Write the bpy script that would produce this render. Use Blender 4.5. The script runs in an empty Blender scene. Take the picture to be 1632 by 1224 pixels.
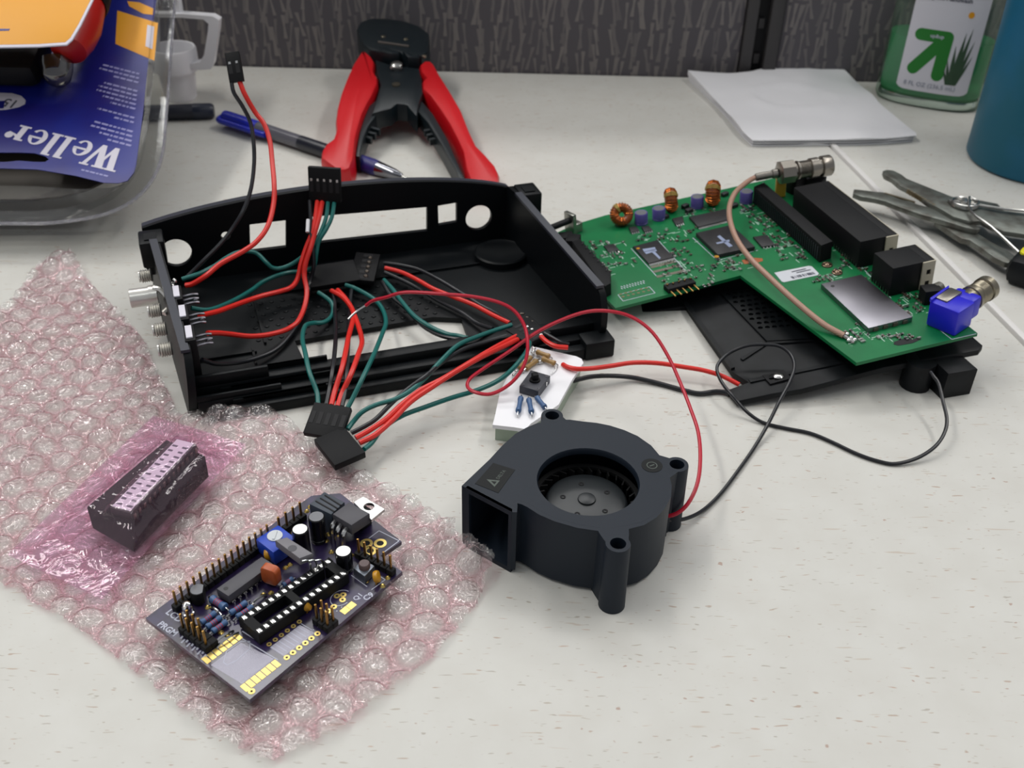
import bpy, bmesh, math, random
from math import sin, cos, pi, radians
from mathutils import Matrix, Vector, noise
from mathutils.geometry import tessellate_polygon
import numpy as np

# ---------------------------------------------------------------- camera, world, lights, exposure
scene = bpy.context.scene
COL = scene.collection
MM = 0.001                       # every length below is written in millimetres

cd = bpy.data.cameras.new('camera')
cam = bpy.data.objects.new('camera', cd)
COL.objects.link(cam)
cd.sensor_width = 36
cd.lens = 1670 / 1632 * 36
cd.clip_start = 0.01
p_, r_ = radians(35.5), radians(1.4)
F_ = Vector((0, cos(p_), -sin(p_))); R0 = Vector((1, 0, 0)); U0 = R0.cross(F_)
R_ = cos(r_) * R0 + sin(r_) * U0; U_ = -sin(r_) * R0 + cos(r_) * U0
cam.matrix_world = Matrix(((R_.x, U_.x, -F_.x, 0), (R_.y, U_.y, -F_.y, 0), (R_.z, U_.z, -F_.z, .262), (0, 0, 0, 1)))
cd.dof.use_dof = True
cd.dof.focus_distance = 0.375
cd.dof.aperture_fstop = cd.lens / 1.7
scene.camera = cam

w = bpy.data.worlds.new('office'); scene.world = w; w.use_nodes = True
w.node_tree.nodes['Background'].inputs[0].default_value = (.93, .95, 1, 1)
w.node_tree.nodes['Background'].inputs[1].default_value = 0.40

def area(name, loc, size, power, color, target=(0, .35, 0)):
    l = bpy.data.lights.new(name, 'AREA'); l.shape = 'RECTANGLE'; l.size, l.size_y = size
    l.energy = power; l.color = color
    o = bpy.data.objects.new(name, l); COL.objects.link(o); o.location = loc
    d = Vector(target) - Vector(loc)
    o.rotation_euler = d.to_track_quat('-Z', 'Y').to_euler()
    return o
# fluorescent ceiling troffers of the office, plus area lights added for film glints
area('overhead_area_light', (-0.30, -0.42, 1.55), (1.2, .14), 2.6, (.95, 1, .99), (-.30, -.40, 0))
area('overhead_area_light', (-0.10, 1.52, 1.75), (1.3, .26), 12, (1, .99, .97), (-.10, .4, 0))
area('overhead_area_light', (-1.25, 1.45, 1.75), (.9, .26), 7, (1, .99, .97), (-1.2, 1.0, 0))  # added at the left to give the bubble film more glints
area('overhead_area_light', (1.15, 1.55, 1.75), (.9, .26), 6, (1, .99, .97), (1.1, 1.0, 0))  # added at the right, also for glints on the film
area('overhead_area_light', (-.2, 2.7, 1.75), (1.3, .26), 10, (1, .99, .97), (-.2, 1.9, 0))  # added far back as one more source of glints
area('overhead_area_light', (-1.0, .45, 1.7), (.20, 1.2), 19, (1, .97, .92), (-1.0, .45, 0))
area('overhead_area_light', (1.1, .65, 1.7), (.20, 1.2), 14, (1, .97, .94), (1.1, .65, 0))

vs = scene.view_settings
vs.view_transform = 'Standard'; vs.look = 'None'; vs.gamma = 1; vs.use_curve_mapping = False
vs.exposure = -0.35
scene.cycles.max_bounces = 10; scene.cycles.transparent_max_bounces = 24
scene.cycles.caustics_reflective = False; scene.cycles.caustics_refractive = False

# ---------------------------------------------------------------- frames (origin, x, y, normal), mm
FRAMES = {'case': ((-129.47904,333.40481,0.00000),(0.94380,0.33051,0.00000),(-0.33051,0.94380,0.00000),(0.00000,0.00000,1.00000)),
 'pcb': ((47.17594,417.07229,9.21759),(0.94463,0.31424,0.09446),(-0.31268,0.94934,-0.03127),(-0.09950,0.00000,0.99504)),
 'lid': ((98.02572,352.93537,4.19296),(0.94328,0.31379,0.10848),(-0.31173,0.94949,-0.03585),(-0.11425,0.00000,0.99345)),
 'brd': ((-113.15663,223.42381,9.00000),(0.59763,0.80178,0.00000),(-0.80178,0.59763,0.00000),(0.00000,0.00000,1.00000)),
 'fan': ((27.00000,282.00000,0.00000),(1.00000,0.00000,0.00000),(0.00000,1.00000,0.00000),(0.00000,0.00000,1.00000)),
 'chip': ((-132.39776,287.78105,7.60000),(0.34202,0.93969,0.00000),(-0.93969,0.34202,0.00000),(0.00000,0.00000,1.00000)),
 'white': ((10.15173,349.33654,9.00000),(1.00000,0.00000,0.00000),(0.00000,1.00000,0.00000),(0.00000,0.00000,1.00000)),
 'strip': ((-66.00000,577.00000,16.00000),(1.00000,0.00000,0.00000),(-0.00000,0.98894,0.14834),(0.00000,-0.14834,0.98894)),
 'pack': ((-218.81495,474.45459,18.00000),(1.00000,0.00000,0.00000),(-0.00000,0.93478,0.35522),(0.00000,-0.35522,0.93478)),
 'napkin': ((204.06150,700.12511,3.10000),(1.00000,0.00000,0.00000),(0.00000,1.00000,0.00000),(0.00000,0.00000,1.00000)),
 'plier': ((230.00000,520.00000,0.00000),(1.00000,0.00000,0.00000),(0.00000,1.00000,0.00000),(0.00000,0.00000,1.00000))}

def FRM(n):
    o, x, y, z = FRAMES[n]
    return Matrix(((x[0], y[0], z[0], o[0]), (x[1], y[1], z[1], o[1]), (x[2], y[2], z[2], o[2]), (0, 0, 0, 1)))

# ---------------------------------------------------------------- materials
def lin(h):
    h = h.lstrip('#'); c = [int(h[i:i + 2], 16) / 255 for i in (0, 2, 4)]
    return tuple(x / 12.92 if x <= .04045 else ((x + .055) / 1.055) ** 2.4 for x in c) + (1,)

def mat(name, hexc, rough=.5, metal=0., spec=.5, coat=0., noise_=None, bump=None, alpha=None):
    m = bpy.data.materials.new(name); m.use_nodes = True
    nt = m.node_tree; b = nt.nodes['Principled BSDF']
    b.inputs['Base Color'].default_value = lin(hexc)
    b.inputs['Roughness'].default_value = rough
    b.inputs['Metallic'].default_value = metal
    b.inputs['Specular IOR Level'].default_value = spec
    b.inputs['Coat Weight'].default_value = coat
    if coat: b.inputs['Coat Roughness'].default_value = .12
    if noise_ or bump:
        tc = nt.nodes.new('ShaderNodeTexCoord')
    if noise_:
        sc, hex2, amt = noise_
        n = nt.nodes.new('ShaderNodeTexNoise'); n.inputs['Scale'].default_value = sc; n.inputs['Detail'].default_value = 3
        nt.links.new(tc.outputs['Object'], n.inputs['Vector'])
        mx = nt.nodes.new('ShaderNodeMix'); mx.data_type = 'RGBA'
        mp = nt.nodes.new('ShaderNodeMapRange'); mp.inputs[1].default_value = .42; mp.inputs[2].default_value = .62; mp.inputs[4].default_value = amt
        nt.links.new(n.outputs['Fac'], mp.inputs[0]); nt.links.new(mp.outputs[0], mx.inputs[0])
        mx.inputs[6].default_value = lin(hexc); mx.inputs[7].default_value = lin(hex2)
        nt.links.new(mx.outputs[2], b.inputs['Base Color'])
    if bump:
        sc, st = bump
        n = nt.nodes.new('ShaderNodeTexNoise'); n.inputs['Scale'].default_value = sc; n.inputs['Detail'].default_value = 2
        nt.links.new(tc.outputs['Object'], n.inputs['Vector'])
        bp = nt.nodes.new('ShaderNodeBump'); bp.inputs['Strength'].default_value = st; bp.inputs['Distance'].default_value = .0006
        nt.links.new(n.outputs['Fac'], bp.inputs['Height']); nt.links.new(bp.outputs[0], b.inputs['Normal'])
    return m

def film(name, clear, edge, gloss, diffuse, dcol, rough=.1, bump=None, epow=2.2, weld=None):
    """thin plastic film: tinted see-through, pinker where seen edge-on, a clear-coat reflection, a little scatter"""
    m = bpy.data.materials.new(name); m.use_nodes = True
    nt = m.node_tree; N = nt.nodes; L = nt.links
    N.remove(N['Principled BSDF']); out = N['Material Output']
    lw = N.new('ShaderNodeLayerWeight'); lw.inputs['Blend'].default_value = .45
    ramp = N.new('ShaderNodeMix'); ramp.data_type = 'RGBA'
    pw = N.new('ShaderNodeMath'); pw.operation = 'POWER'; pw.inputs[1].default_value = epow
    L.new(lw.outputs['Facing'], pw.inputs[0]); L.new(pw.outputs[0], ramp.inputs[0])
    ramp.inputs[6].default_value = lin(clear); ramp.inputs[7].default_value = lin(edge)
    tint = ramp.outputs[2]
    if weld:
        at = N.new('ShaderNodeAttribute'); at.attribute_name = 'weld'
        wm = N.new('ShaderNodeMix'); wm.data_type = 'RGBA'; wm.blend_type = 'MULTIPLY'; L.new(at.outputs['Fac'], wm.inputs[0]); L.new(tint, wm.inputs[6]); wm.inputs[7].default_value = lin(weld); tint = wm.outputs[2]
    tr = N.new('ShaderNodeBsdfTransparent'); L.new(tint, tr.inputs[0])
    df = N.new('ShaderNodeBsdfDiffuse'); df.inputs[0].default_value = lin(dcol)
    tl = N.new('ShaderNodeBsdfTranslucent'); tl.inputs[0].default_value = lin(dcol)
    dd = N.new('ShaderNodeMixShader'); dd.inputs[0].default_value = .5; L.new(df.outputs[0], dd.inputs[1]); L.new(tl.outputs[0], dd.inputs[2])
    m1 = N.new('ShaderNodeMixShader'); m1.inputs[0].default_value = diffuse
    L.new(tr.outputs[0], m1.inputs[1]); L.new(dd.outputs[0], m1.inputs[2])
    gl = N.new('ShaderNodeBsdfGlossy'); gl.inputs['Roughness'].default_value = rough
    lf = N.new('ShaderNodeLayerWeight'); lf.inputs['Blend'].default_value = .5
    f5 = N.new('ShaderNodeMath'); f5.operation = 'POWER'; f5.inputs[1].default_value = 4.; L.new(lf.outputs['Facing'], f5.inputs[0])
    fr = N.new('ShaderNodeMapRange'); fr.inputs[3].default_value = gloss; fr.inputs[4].default_value = .85; L.new(f5.outputs[0], fr.inputs[0])
    m2 = N.new('ShaderNodeMixShader'); L.new(fr.outputs[0], m2.inputs[0]); L.new(m1.outputs[0], m2.inputs[1]); L.new(gl.outputs[0], m2.inputs[2])
    if bump:
        tc = N.new('ShaderNodeTexCoord'); n = N.new('ShaderNodeTexNoise'); n.inputs['Scale'].default_value = bump[0]; n.inputs['Detail'].default_value = 2.5
        n.inputs['Distortion'].default_value = 2.4
        L.new(tc.outputs['Object'], n.inputs['Vector'])
        bp = N.new('ShaderNodeBump'); bp.inputs['Strength'].default_value = bump[1]; bp.inputs['Distance'].default_value = bump[2] if len(bump) > 2 else .001
        L.new(n.outputs['Fac'], bp.inputs['Height'])
        for x in (gl, lf): L.new(bp.outputs[0], x.inputs['Normal'])
    L.new(m2.outputs[0], out.inputs[0])
    return m

def desk_material():
    m = mat('cream_laminate', 'd2cec2', .42, spec=.35)
    nt = m.node_tree; N = nt.nodes; L = nt.links; b = N['Principled BSDF']
    tc = N.new('ShaderNodeTexCoord'); prev = None
    base = N.new('ShaderNodeTexNoise'); base.inputs['Scale'].default_value = 60; base.inputs['Detail'].default_value = 4
    L.new(tc.outputs['Object'], base.inputs['Vector'])
    mx = N.new('ShaderNodeMix'); mx.data_type = 'RGBA'; mx.inputs[6].default_value = lin('d1d1cc'); mx.inputs[7].default_value = lin('c5c3bc')
    L.new(base.outputs['Fac'], mx.inputs[0]); prev = mx.outputs[2]
    for k, (ang, sx, sy, lo, hexc, amt) in enumerate(((20, 150, 700, .735, 'a07f66', .6), (-35, 190, 900, .73, '8f8373', .55), (75, 130, 800, .745, 'b08a70', .55), (-8, 260, 420, .765, '9a6f58', .6), (125, 170, 900, .74, '94826a', .5), (50, 60, 700, .73, 'b3a08c', .5))):
        mp = N.new('ShaderNodeMapping'); mp.inputs['Rotation'].default_value = (0, 0, radians(ang)); mp.inputs['Scale'].default_value = (sx, sy, 1); mp.inputs['Location'].default_value = (k * 7.3, k * 3.1, k)
        L.new(tc.outputs['Object'], mp.inputs[0])
        n = N.new('ShaderNodeTexNoise'); n.inputs['Scale'].default_value = 1; n.inputs['Detail'].default_value = 1.5; n.inputs['Distortion'].default_value = .35
        L.new(mp.outputs[0], n.inputs['Vector'])
        r = N.new('ShaderNodeMapRange'); r.inputs[1].default_value = lo - .03; r.inputs[2].default_value = lo + .01; r.inputs[4].default_value = amt
        L.new(n.outputs['Fac'], r.inputs[0])
        q = N.new('ShaderNodeMix'); q.data_type = 'RGBA'; L.new(r.outputs[0], q.inputs[0]); L.new(prev, q.inputs[6]); q.inputs[7].default_value = lin(hexc)
        prev = q.outputs[2]
    L.new(prev, b.inputs['Base Color'])
    return m

def fabric_material():
    """grey panel cloth woven with pale slanting strokes in rows"""
    m = mat('panel_fabric', '55514f', .95, spec=.1)
    nt = m.node_tree; N = nt.nodes; L = nt.links; b = N['Principled BSDF']
    tc = N.new('ShaderNodeTexCoord'); sep = N.new('ShaderNodeSeparateXYZ'); L.new(tc.outputs['Object'], sep.inputs[0])
    def mth(op, a, b_=None, c=None):
        n = N.new('ShaderNodeMath'); n.operation = op
        for i, v in enumerate((a, b_, c)):
            if v is None: continue
            if isinstance(v, (int, float)): n.inputs[i].default_value = v
            else: L.new(v, n.inputs[i])
        return n.outputs[0]
    acc = None
    for k, (cw, ch, ox, oz) in enumerate(((.0105, .021, .003, .004), (.0125, .019, .0, .0135), (.0165, .024, .007, .009))):
        xx = mth('ADD', sep.outputs['X'], ox); zz = mth('ADD', sep.outputs['Z'], oz)
        col = mth('FLOOR', mth('DIVIDE', xx, cw))
        cv = N.new('ShaderNodeCombineXYZ'); L.new(col, cv.inputs[0]); cv.inputs[2].default_value = k
        w0 = N.new('ShaderNodeTexWhiteNoise'); L.new(cv.outputs[0], w0.inputs['Vector'])
        zz2 = mth('ADD', mth('DIVIDE', zz, ch), mth('MULTIPLY', w0.outputs['Value'], .35))
        row = mth('FLOOR', zz2); fz = mth('SUBTRACT', mth('FRACT', zz2), .5); fx = mth('SUBTRACT', mth('FRACT', mth('DIVIDE', xx, cw)), .5)
        c2 = N.new('ShaderNodeCombineXYZ'); L.new(col, c2.inputs[0]); L.new(row, c2.inputs[1]); c2.inputs[2].default_value = k + 5
        wn = N.new('ShaderNodeTexWhiteNoise'); L.new(c2.outputs[0], wn.inputs['Vector'])
        sp = N.new('ShaderNodeSeparateColor'); L.new(wn.outputs['Color'], sp.inputs[0])
        slope = mth('MULTIPLY', mth('SUBTRACT', sp.outputs[0], .5), .8); off = mth('MULTIPLY', mth('SUBTRACT', sp.outputs[1], .5), .4)
        d = mth('ABSOLUTE', mth('SUBTRACT', fx, mth('ADD', off, mth('MULTIPLY', slope, fz))))
        wid = mth('ADD', .05, mth('MULTIPLY', mth('ABSOLUTE', fz), .14))
        on = mth('MULTIPLY', mth('LESS_THAN', d, wid), mth('LESS_THAN', mth('ABSOLUTE', fz), .44))
        on = mth('MULTIPLY', on, mth('ADD', .35, mth('MULTIPLY', sp.outputs[2], .65)))
        acc = on if acc is None else mth('MAXIMUM', acc, on)
    mx = N.new('ShaderNodeMix'); mx.data_type = 'RGBA'; L.new(mth('MULTIPLY', acc, .55), mx.inputs[0]); mx.inputs[6].default_value = lin('605d61'); mx.inputs[7].default_value = lin('98928d')
    L.new(mx.outputs[2], b.inputs['Base Color'])
    return m

def wrapped_stripes(name, hexa, hexb, scale, rough, axis='Z'):
    m = mat(name, hexa, rough)
    nt = m.node_tree; N = nt.nodes; L = nt.links
    tc = N.new('ShaderNodeTexCoord'); wv = N.new('ShaderNodeTexWave'); wv.inputs['Scale'].default_value = scale; wv.bands_direction = axis; wv.inputs['Distortion'].default_value = .5
    L.new(tc.outputs['Object'], wv.inputs['Vector'])
    mx = N.new('ShaderNodeMix'); mx.data_type = 'RGBA'; L.new(wv.outputs['Fac'], mx.inputs[0]); mx.inputs[6].default_value = lin(hexa); mx.inputs[7].default_value = lin(hexb)
    L.new(mx.outputs[2], N['Principled BSDF'].inputs['Base Color'])
    return m

DESK = desk_material(); FABRIC = fabric_material()
POST = mat('post_dark_metal', '3a3839', .55); SLOT = mat('slot_black', '0b0b10', .7); BAND = mat('edge_band', 'dedcda', .4)
BLACK = mat('black_abs', '0c0e11', .45, spec=.2, noise_=(90, '14171a', 1)); BLACKM = mat('black_matt', '0b0c0f', .6, spec=.25); BLACKG = mat('black_gloss', '0d0e11', .22)
CASE = mat('router_black', '090d10', .45, spec=.2, bump=(1500, .05)); EDGELIT = mat('case_edge_highlight', '2f323c', .4)  # case edges: same black plastic, top highlight put into a greyer colour
FANP = mat('fan_black', '151e29', .5, spec=.28, bump=(2500, .04)); FAND = mat('fan_dark', '0a0b0d', .55); FANLAB = mat('fan_label', '0a0e10', .5, spec=.2); FANTXT = mat('fan_print', '465049', .5)
PCBG = mat('green_mask', '08683a', .42, spec=.35, coat=.1, noise_=(60, '0a713f', 1)); PCBE = mat('green_edge', '4a6f4e', .6)
PURP = mat('purple_mask', '1f1833', .28, coat=.6, noise_=(160, '2c2148', 1)); SILK = mat('silkscreen', 'b9bccb', .6); GOLD = mat('gold_plate', 'f0c860', .28, 1.); GOLDP = mat('gold_pad', 'efd27c', .35, .6)
GOLDPIN = mat('gilt_pin', 'a5824c', .32, 1.)
STEEL = mat('steel', 'b8b8b4', .25, 1.); TIN = mat('tin_solder', 'd8d8d6', .2, 1.); NICKEL = mat('nickel', '918c84', .3, .9); BRIGHT = mat('bright_nickel', 'e6e4de', .28, .75); SHIELD = mat('shield_can', '8e8c93', .33, 1.)
BRASS = mat('brass_worn', '97907f', .3, 1.)
TEALW = mat('wire_green', '0b645f', .4); REDW = mat('wire_red', 'd8281f', .38); CRIM = mat('wire_crimson', 'b8122e', .36); BLKW = mat('wire_black', '12141a', .35)
WHITEP = mat('white_plastic', 'ececf0', .35); WHITET = mat('white_label', 'd6d4de', .5); PAPER = mat('paper_white', 'dcdcdf', .9, spec=.15, bump=(900, .25)); BEIGE = mat('jack_beige', 'b7b09c', .5)
REDG = mat('grip_red', 'c40a17', .38, spec=.5); TOOLB = mat('tool_black', '101a1f', .38); BLUEP = mat('pen_blue', '15229e', .3); PENCLR = mat('pen_smoke', '5c5b63', .15); NAVY = mat('navy_grip', '1d1b66', .45)
BLUEW = mat('blue_tape', '1812c4', .38); PURPC = mat('capacitor_sleeve', '5a5298', .35); CAPTOP = mat('capacitor_top', 'c9c9c6', .3, 1.); CAPGREY = mat('capacitor_grey', '6e7076', .35)
COPPER = wrapped_stripes('copper_winding', 'a8561f', '5a2b10', 900, .3); CORE = mat('core_yellow', 'b09a55', .5)
BROWNCAP = mat('cap_brown', 'b4572c', .4); YELCAP = mat('cap_amber', 'c08a1e', .35); RESB = mat('resistor_blue', '41608a', .4); RESBAND = mat('resistor_band', '90304e', .4); RESTAN = mat('resistor_tan', 'a3814c', .4)
ICB = mat('chip_black', '202023', .5); ICG = mat('chip_grey', '4b4a50', .5); ICMARK = mat('chip_print', '8f9bb8', .6); SILVLAB = mat('label_grey', 'c8cbd2', .5); INK = mat('ink_grey', '4d4f5c', .7); TABW = mat('tab_tin', 'c9cac8', .3, 1.)
YELB = mat('bobbin_yellow', 'c79a35', .45); BROWNPAD = mat('bare_copper', 'a35a30', .4)
COAX = wrapped_stripes('coax_braid', 'c09a86', '8d6c5e', 700, .42, 'DIAGONAL')
FOAM = mat('black_foam', '06060a', .9, spec=.15); BLUECARD = mat('blue_card', '14156e', .4, noise_=(25, '0d2488', .7)); NAVYC = mat('navy_print', '0c0f3a', .4); YELC = mat('yellow_card', 'e09a10', .5); CARDW = mat('card_white', 'cfccd8', .5)
TEAL = mat('cup_teal', '0f5a70', .42, spec=.3, noise_=(18, '155f80', 1)); GREY1 = mat('pliers_steel', '777b75', .4, .7, noise_=(120, '5f5e58', 1)); GREYE = mat('pliers_edge', '9a8e77', .35, .9); YELG = mat('grip_yellow', 'd8d010', .45)
GREENPR = mat('print_green', '12741f', .5); GREENPL = mat('leaf_print', '2f4a33', .6)
ORANGE = mat('iron_red', 'b5180f', .35)
WRAP = film('bubble_film', 'ffffff', 'f6cdd7', .17, .09, 'fdf1ee', .03, (230, 1., .0021), 3.4, 'fce3e9')
WRAPB = film('backing_film', 'fffbfb', 'f9dce2', .05, .03, 'f8dde2', .10, (220, .4))
BAGM = film('pink_film', 'fff3fb', 'efbfd8', .07, .11, 'f6cbe2', .05, (75, .7, .0012))
DOME = film('dome_clear', 'c9c6bd', '6f6a62', .16, .05, '8a8478', .04)
CLEAR = film('clear_shell', 'efefec', 'b4b6be', .06, .05, 'c8ccd8', .07, (60, .12))
GREENGEL = film('green_gel', '9fe4ba', '5ab888', .03, .5, '72d49c', .15)
CLEARB = film('clear_bottle', 'eff8f2', 'b0d0bc', .05, .04, 'd0e8d8', .06)

# ---------------------------------------------------------------- mesh builder
def zto(d):
    d = Vector(d).normalized()
    return d.to_track_quat('Z', 'Y').to_matrix().to_4x4()

def spline(pts, n=6):
    P = [Vector(p) for p in pts]
    if len(P) < 3: return P
    P = [2 * P[0] - P[1]] + P + [2 * P[-1] - P[-2]]
    out = []
    for i in range(1, len(P) - 2):
        a, b, c, d = P[i - 1:i + 3]
        for k in range(n):
            t = k / n
            out.append(.5 * (2 * b + (c - a) * t + (2 * a - 5 * b + 4 * c - d) * t * t + (3 * b - a - 3 * c + d) * t ** 3))
    out.append(P[-2]); return out

class MB:
    def __init__(s, T=None): s.v = []; s.f = []; s.mi = []; s.T = T; s.m = 0
    def add(s, vs, fs):
        b = len(s.v)
        for p in vs:
            p = Vector(p)
            s.v.append(s.T @ p if s.T is not None else p)
        for f in fs: s.f.append(tuple(b + i for i in f)); s.mi.append(s.m)
    def at(s, T):
        o = MB(); o.v = s.v; o.f = s.f; o.mi = s.mi; o.m = s.m; o.T = T if s.T is None else s.T @ T; return o
    def box(s, x0, y0, z0, x1, y1, z1, b=0):
        if x0 > x1: x0, x1 = x1, x0
        if y0 > y1: y0, y1 = y1, y0
        if z0 > z1: z0, z1 = z1, z0
        if not b:
            s.add([(x, y, z) for z in (z0, z1) for y in (y0, y1) for x in (x0, x1)], [(0, 2, 3, 1), (4, 5, 7, 6), (0, 1, 5, 4), (2, 6, 7, 3), (0, 4, 6, 2), (1, 3, 7, 5)]); return
        b = min(b, (x1 - x0) / 2.01, (y1 - y0) / 2.01, (z1 - z0) / 2.01)
        bm = bmesh.new(); bmesh.ops.create_cube(bm, size=1)
        for v in bm.verts: v.co = Vector(((x0 + x1) / 2 + v.co.x * (x1 - x0), (y0 + y1) / 2 + v.co.y * (y1 - y0), (z0 + z1) / 2 + v.co.z * (z1 - z0)))
        bmesh.ops.bevel(bm, geom=bm.edges[:], offset=b, segments=2, profile=.5, affect='EDGES')
        bm.verts.index_update(); s.add([v.co.copy() for v in bm.verts], [[v.index for v in f.verts] for f in bm.faces]); bm.free()
    def cbox(s, c, size, rot=0, b=0):
        T = Matrix.Translation(c) @ Matrix.Rotation(rot, 4, 'Z')
        s.at(T).box(-size[0] / 2, -size[1] / 2, 0, size[0] / 2, size[1] / 2, size[2], b)
    def prism(s, poly, z0, z1, bev=0, inset=0):
        P = [Vector((p[0], p[1])) for p in poly]
        A = sum(P[i].x * P[(i + 1) % len(P)].y - P[(i + 1) % len(P)].x * P[i].y for i in range(len(P)))
        if A < 0: P.reverse()
        n = len(P)
        def ins(d):
            o = []
            for i in range(n):
                e1 = (P[i] - P[i - 1]); e2 = (P[(i + 1) % n] - P[i])
                n1 = Vector((-e1.y, e1.x)).normalized(); n2 = Vector((-e2.y, e2.x)).normalized()
                m = n1 + n2; k = max(.35, 1 + n1.dot(n2)); o.append(P[i] + m * (d / k))
            return o
        rings = [(P, z0), (P, z1)] if not bev else [(P, z0), (P, z1 - bev), (ins(bev * .3), z1 - bev * .3), (ins(bev), z1)]
        vs = []; fs = []
        for q, z in rings: vs += [(a.x, a.y, z) for a in q]
        for k in range(len(rings) - 1):
            for i in range(n):
                j = (i + 1) % n; fs.append((k * n + i, k * n + j, (k + 1) * n + j, (k + 1) * n + i))
        fs.append(tuple(range(n - 1, -1, -1))); fs.append(tuple((len(rings) - 1) * n + i for i in range(n)))
        s.add(vs, fs)
    def plate(s, outer, holes, z0, z1):
        loops = [[Vector((p[0], p[1], 0)) for p in l] for l in [outer] + holes]
        tri = tessellate_polygon(loops); flat = [p for l in loops for p in l]; n = len(flat)
        vs = [(p.x, p.y, z0) for p in flat] + [(p.x, p.y, z1) for p in flat]; fs = []
        for t in tri:
            a, b, c = [flat[i] for i in t]
            if (b - a).cross(c - a).z < 0: t = t[::-1]
            fs.append(tuple(i + n for i in t)); fs.append(tuple(t[::-1]))
        o = 0
        for l in loops:
            A = sum(l[i].x * l[(i + 1) % len(l)].y - l[(i + 1) % len(l)].x * l[i].y for i in range(len(l)))
            for i in range(len(l)):
                j = (i + 1) % len(l); q = (o + i, o + j, o + j + n, o + i + n)
                fs.append(q if A > 0 else q[::-1])
            o += len(l)
        s.add(vs, fs)
    def wall(s, pts, z0, z1, t, closed=False):
        """upright strip of thickness t along a polyline, thickness to the left"""
        P = [Vector((p[0], p[1])) for p in pts]; n = len(P); N = []
        for i in range(n):
            e = []
            if i > 0 or closed: e.append(P[i] - P[i - 1])
            if i < n - 1 or closed: e.append(P[(i + 1) % n] - P[i])
            nn = sum((Vector((-x.y, x.x)).normalized() for x in e), Vector((0, 0))); nn.normalize(); N.append(nn)
        vs = []
        for i in range(n):
            q = P[i] + N[i] * t
            vs += [(P[i].x, P[i].y, z0), (P[i].x, P[i].y, z1), (q.x, q.y, z1), (q.x, q.y, z0)]
        fs = []
        for i in range(n if closed else n - 1):
            j = (i + 1) % n
            for k in range(4):
                l = (k + 1) % 4; fs.append((i * 4 + k, i * 4 + l, j * 4 + l, j * 4 + k))
        if not closed: fs += [(0, 3, 2, 1), tuple((n - 1) * 4 + k for k in range(4))]
        s.add(vs, fs)
    def lathe(s, prof, seg=20, c=(0, 0, 0), d=(0, 0, 1), cap=True, sx=1, sy=1):
        T = Matrix.Translation(c) @ zto(d); vs = []; fs = []
        for r, z in prof:
            for i in range(seg):
                a = 2 * pi * i / seg; vs.append(T @ Vector((r * cos(a) * sx, r * sin(a) * sy, z)))
        for k in range(len(prof) - 1):
            for i in range(seg):
                j = (i + 1) % seg; fs.append((k * seg + i, k * seg + j, (k + 1) * seg + j, (k + 1) * seg + i))
        if cap: fs += [tuple(range(seg - 1, -1, -1)), tuple((len(prof) - 1) * seg + i for i in range(seg))]
        s.add(vs, fs)
    def cyl(s, c, r, h, seg=16, d=(0, 0, 1), b=0):
        s.lathe([(r, 0), (r, h)] if not b else [(r - b, 0), (r, b), (r, h - b), (r - b, h)], seg, c, d)
    def ring(s, c, ri, ro, h, seg=20, d=(0, 0, 1)):
        s.lathe([(ri, 0), (ro, 0), (ro, h), (ri, h), (ri, 0)], seg, c, d, cap=False)
    def tube(s, pts, r, seg=8, n=6, smooth=True, cap=True):
        P = spline(pts, n) if smooth else [Vector(p) for p in pts]
        R = r if callable(r) else (lambda t: r)
        vs = []; fs = []; up = None
        for i, p in enumerate(P):
            t = (P[min(i + 1, len(P) - 1)] - P[max(i - 1, 0)]).normalized()
            if up is None:
                up = t.orthogonal().normalized()
            up = (up - t * up.dot(t)).normalized(); sd = t.cross(up); rr = R(i / max(1, len(P) - 1))
            for k in range(seg):
                a = 2 * pi * k / seg; vs.append(p + (up * cos(a) + sd * sin(a)) * rr)
        for i in range(len(P) - 1):
            for k in range(seg):
                l = (k + 1) % seg; fs.append((i * seg + k, i * seg + l, (i + 1) * seg + l, (i + 1) * seg + k))
        if cap: fs += [tuple(range(seg - 1, -1, -1)), tuple((len(P) - 1) * seg + k for k in range(seg))]
        s.add(vs, fs)
    def ball(s, c, r, seg=12, rings=7):
        if not hasattr(r, '__len__'): r = (r, r, r)
        prof = [(max(1e-3, sin(pi * i / rings)), -cos(pi * i / rings)) for i in range(rings + 1)]
        T = Matrix.Translation(c) @ Matrix.Diagonal((r[0], r[1], r[2], 1))
        s.at(T).lathe(prof, seg)
    def torus(s, c, R, r, d=(0, 0, 1), seg=24, sec=10, k=1):
        T = Matrix.Translation(c) @ zto(d); vs = []; fs = []
        for i in range(seg):
            a = 2 * pi * i / seg
            for j in range(sec):
                b = 2 * pi * j / sec; vs.append(T @ Vector(((R + r * cos(b)) * cos(a), (R + r * cos(b)) * sin(a), r * k * sin(b))))
        for i in range(seg):
            for j in range(sec):
                i2 = (i + 1) % seg; j2 = (j + 1) % sec; fs.append((i * sec + j, i2 * sec + j, i2 * sec + j2, i * sec + j2))
        s.add(vs, fs)
    def text(s, body, size, T, bold=0.):
        cu = bpy.data.curves.new('lettering', 'FONT'); cu.body = body; cu.size = size; cu.offset = bold; cu.resolution_u = 2
        o = bpy.data.objects.new('lettering', cu); COL.objects.link(o)
        me = bpy.data.meshes.new_from_object(o.evaluated_get(bpy.context.evaluated_depsgraph_get()))
        q = s.at(T); q.add([v.co.copy() for v in me.vertices], [tuple(p.vertices) for p in me.polygons])
        bpy.data.objects.remove(o); bpy.data.curves.remove(cu); bpy.data.meshes.remove(me)

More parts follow.
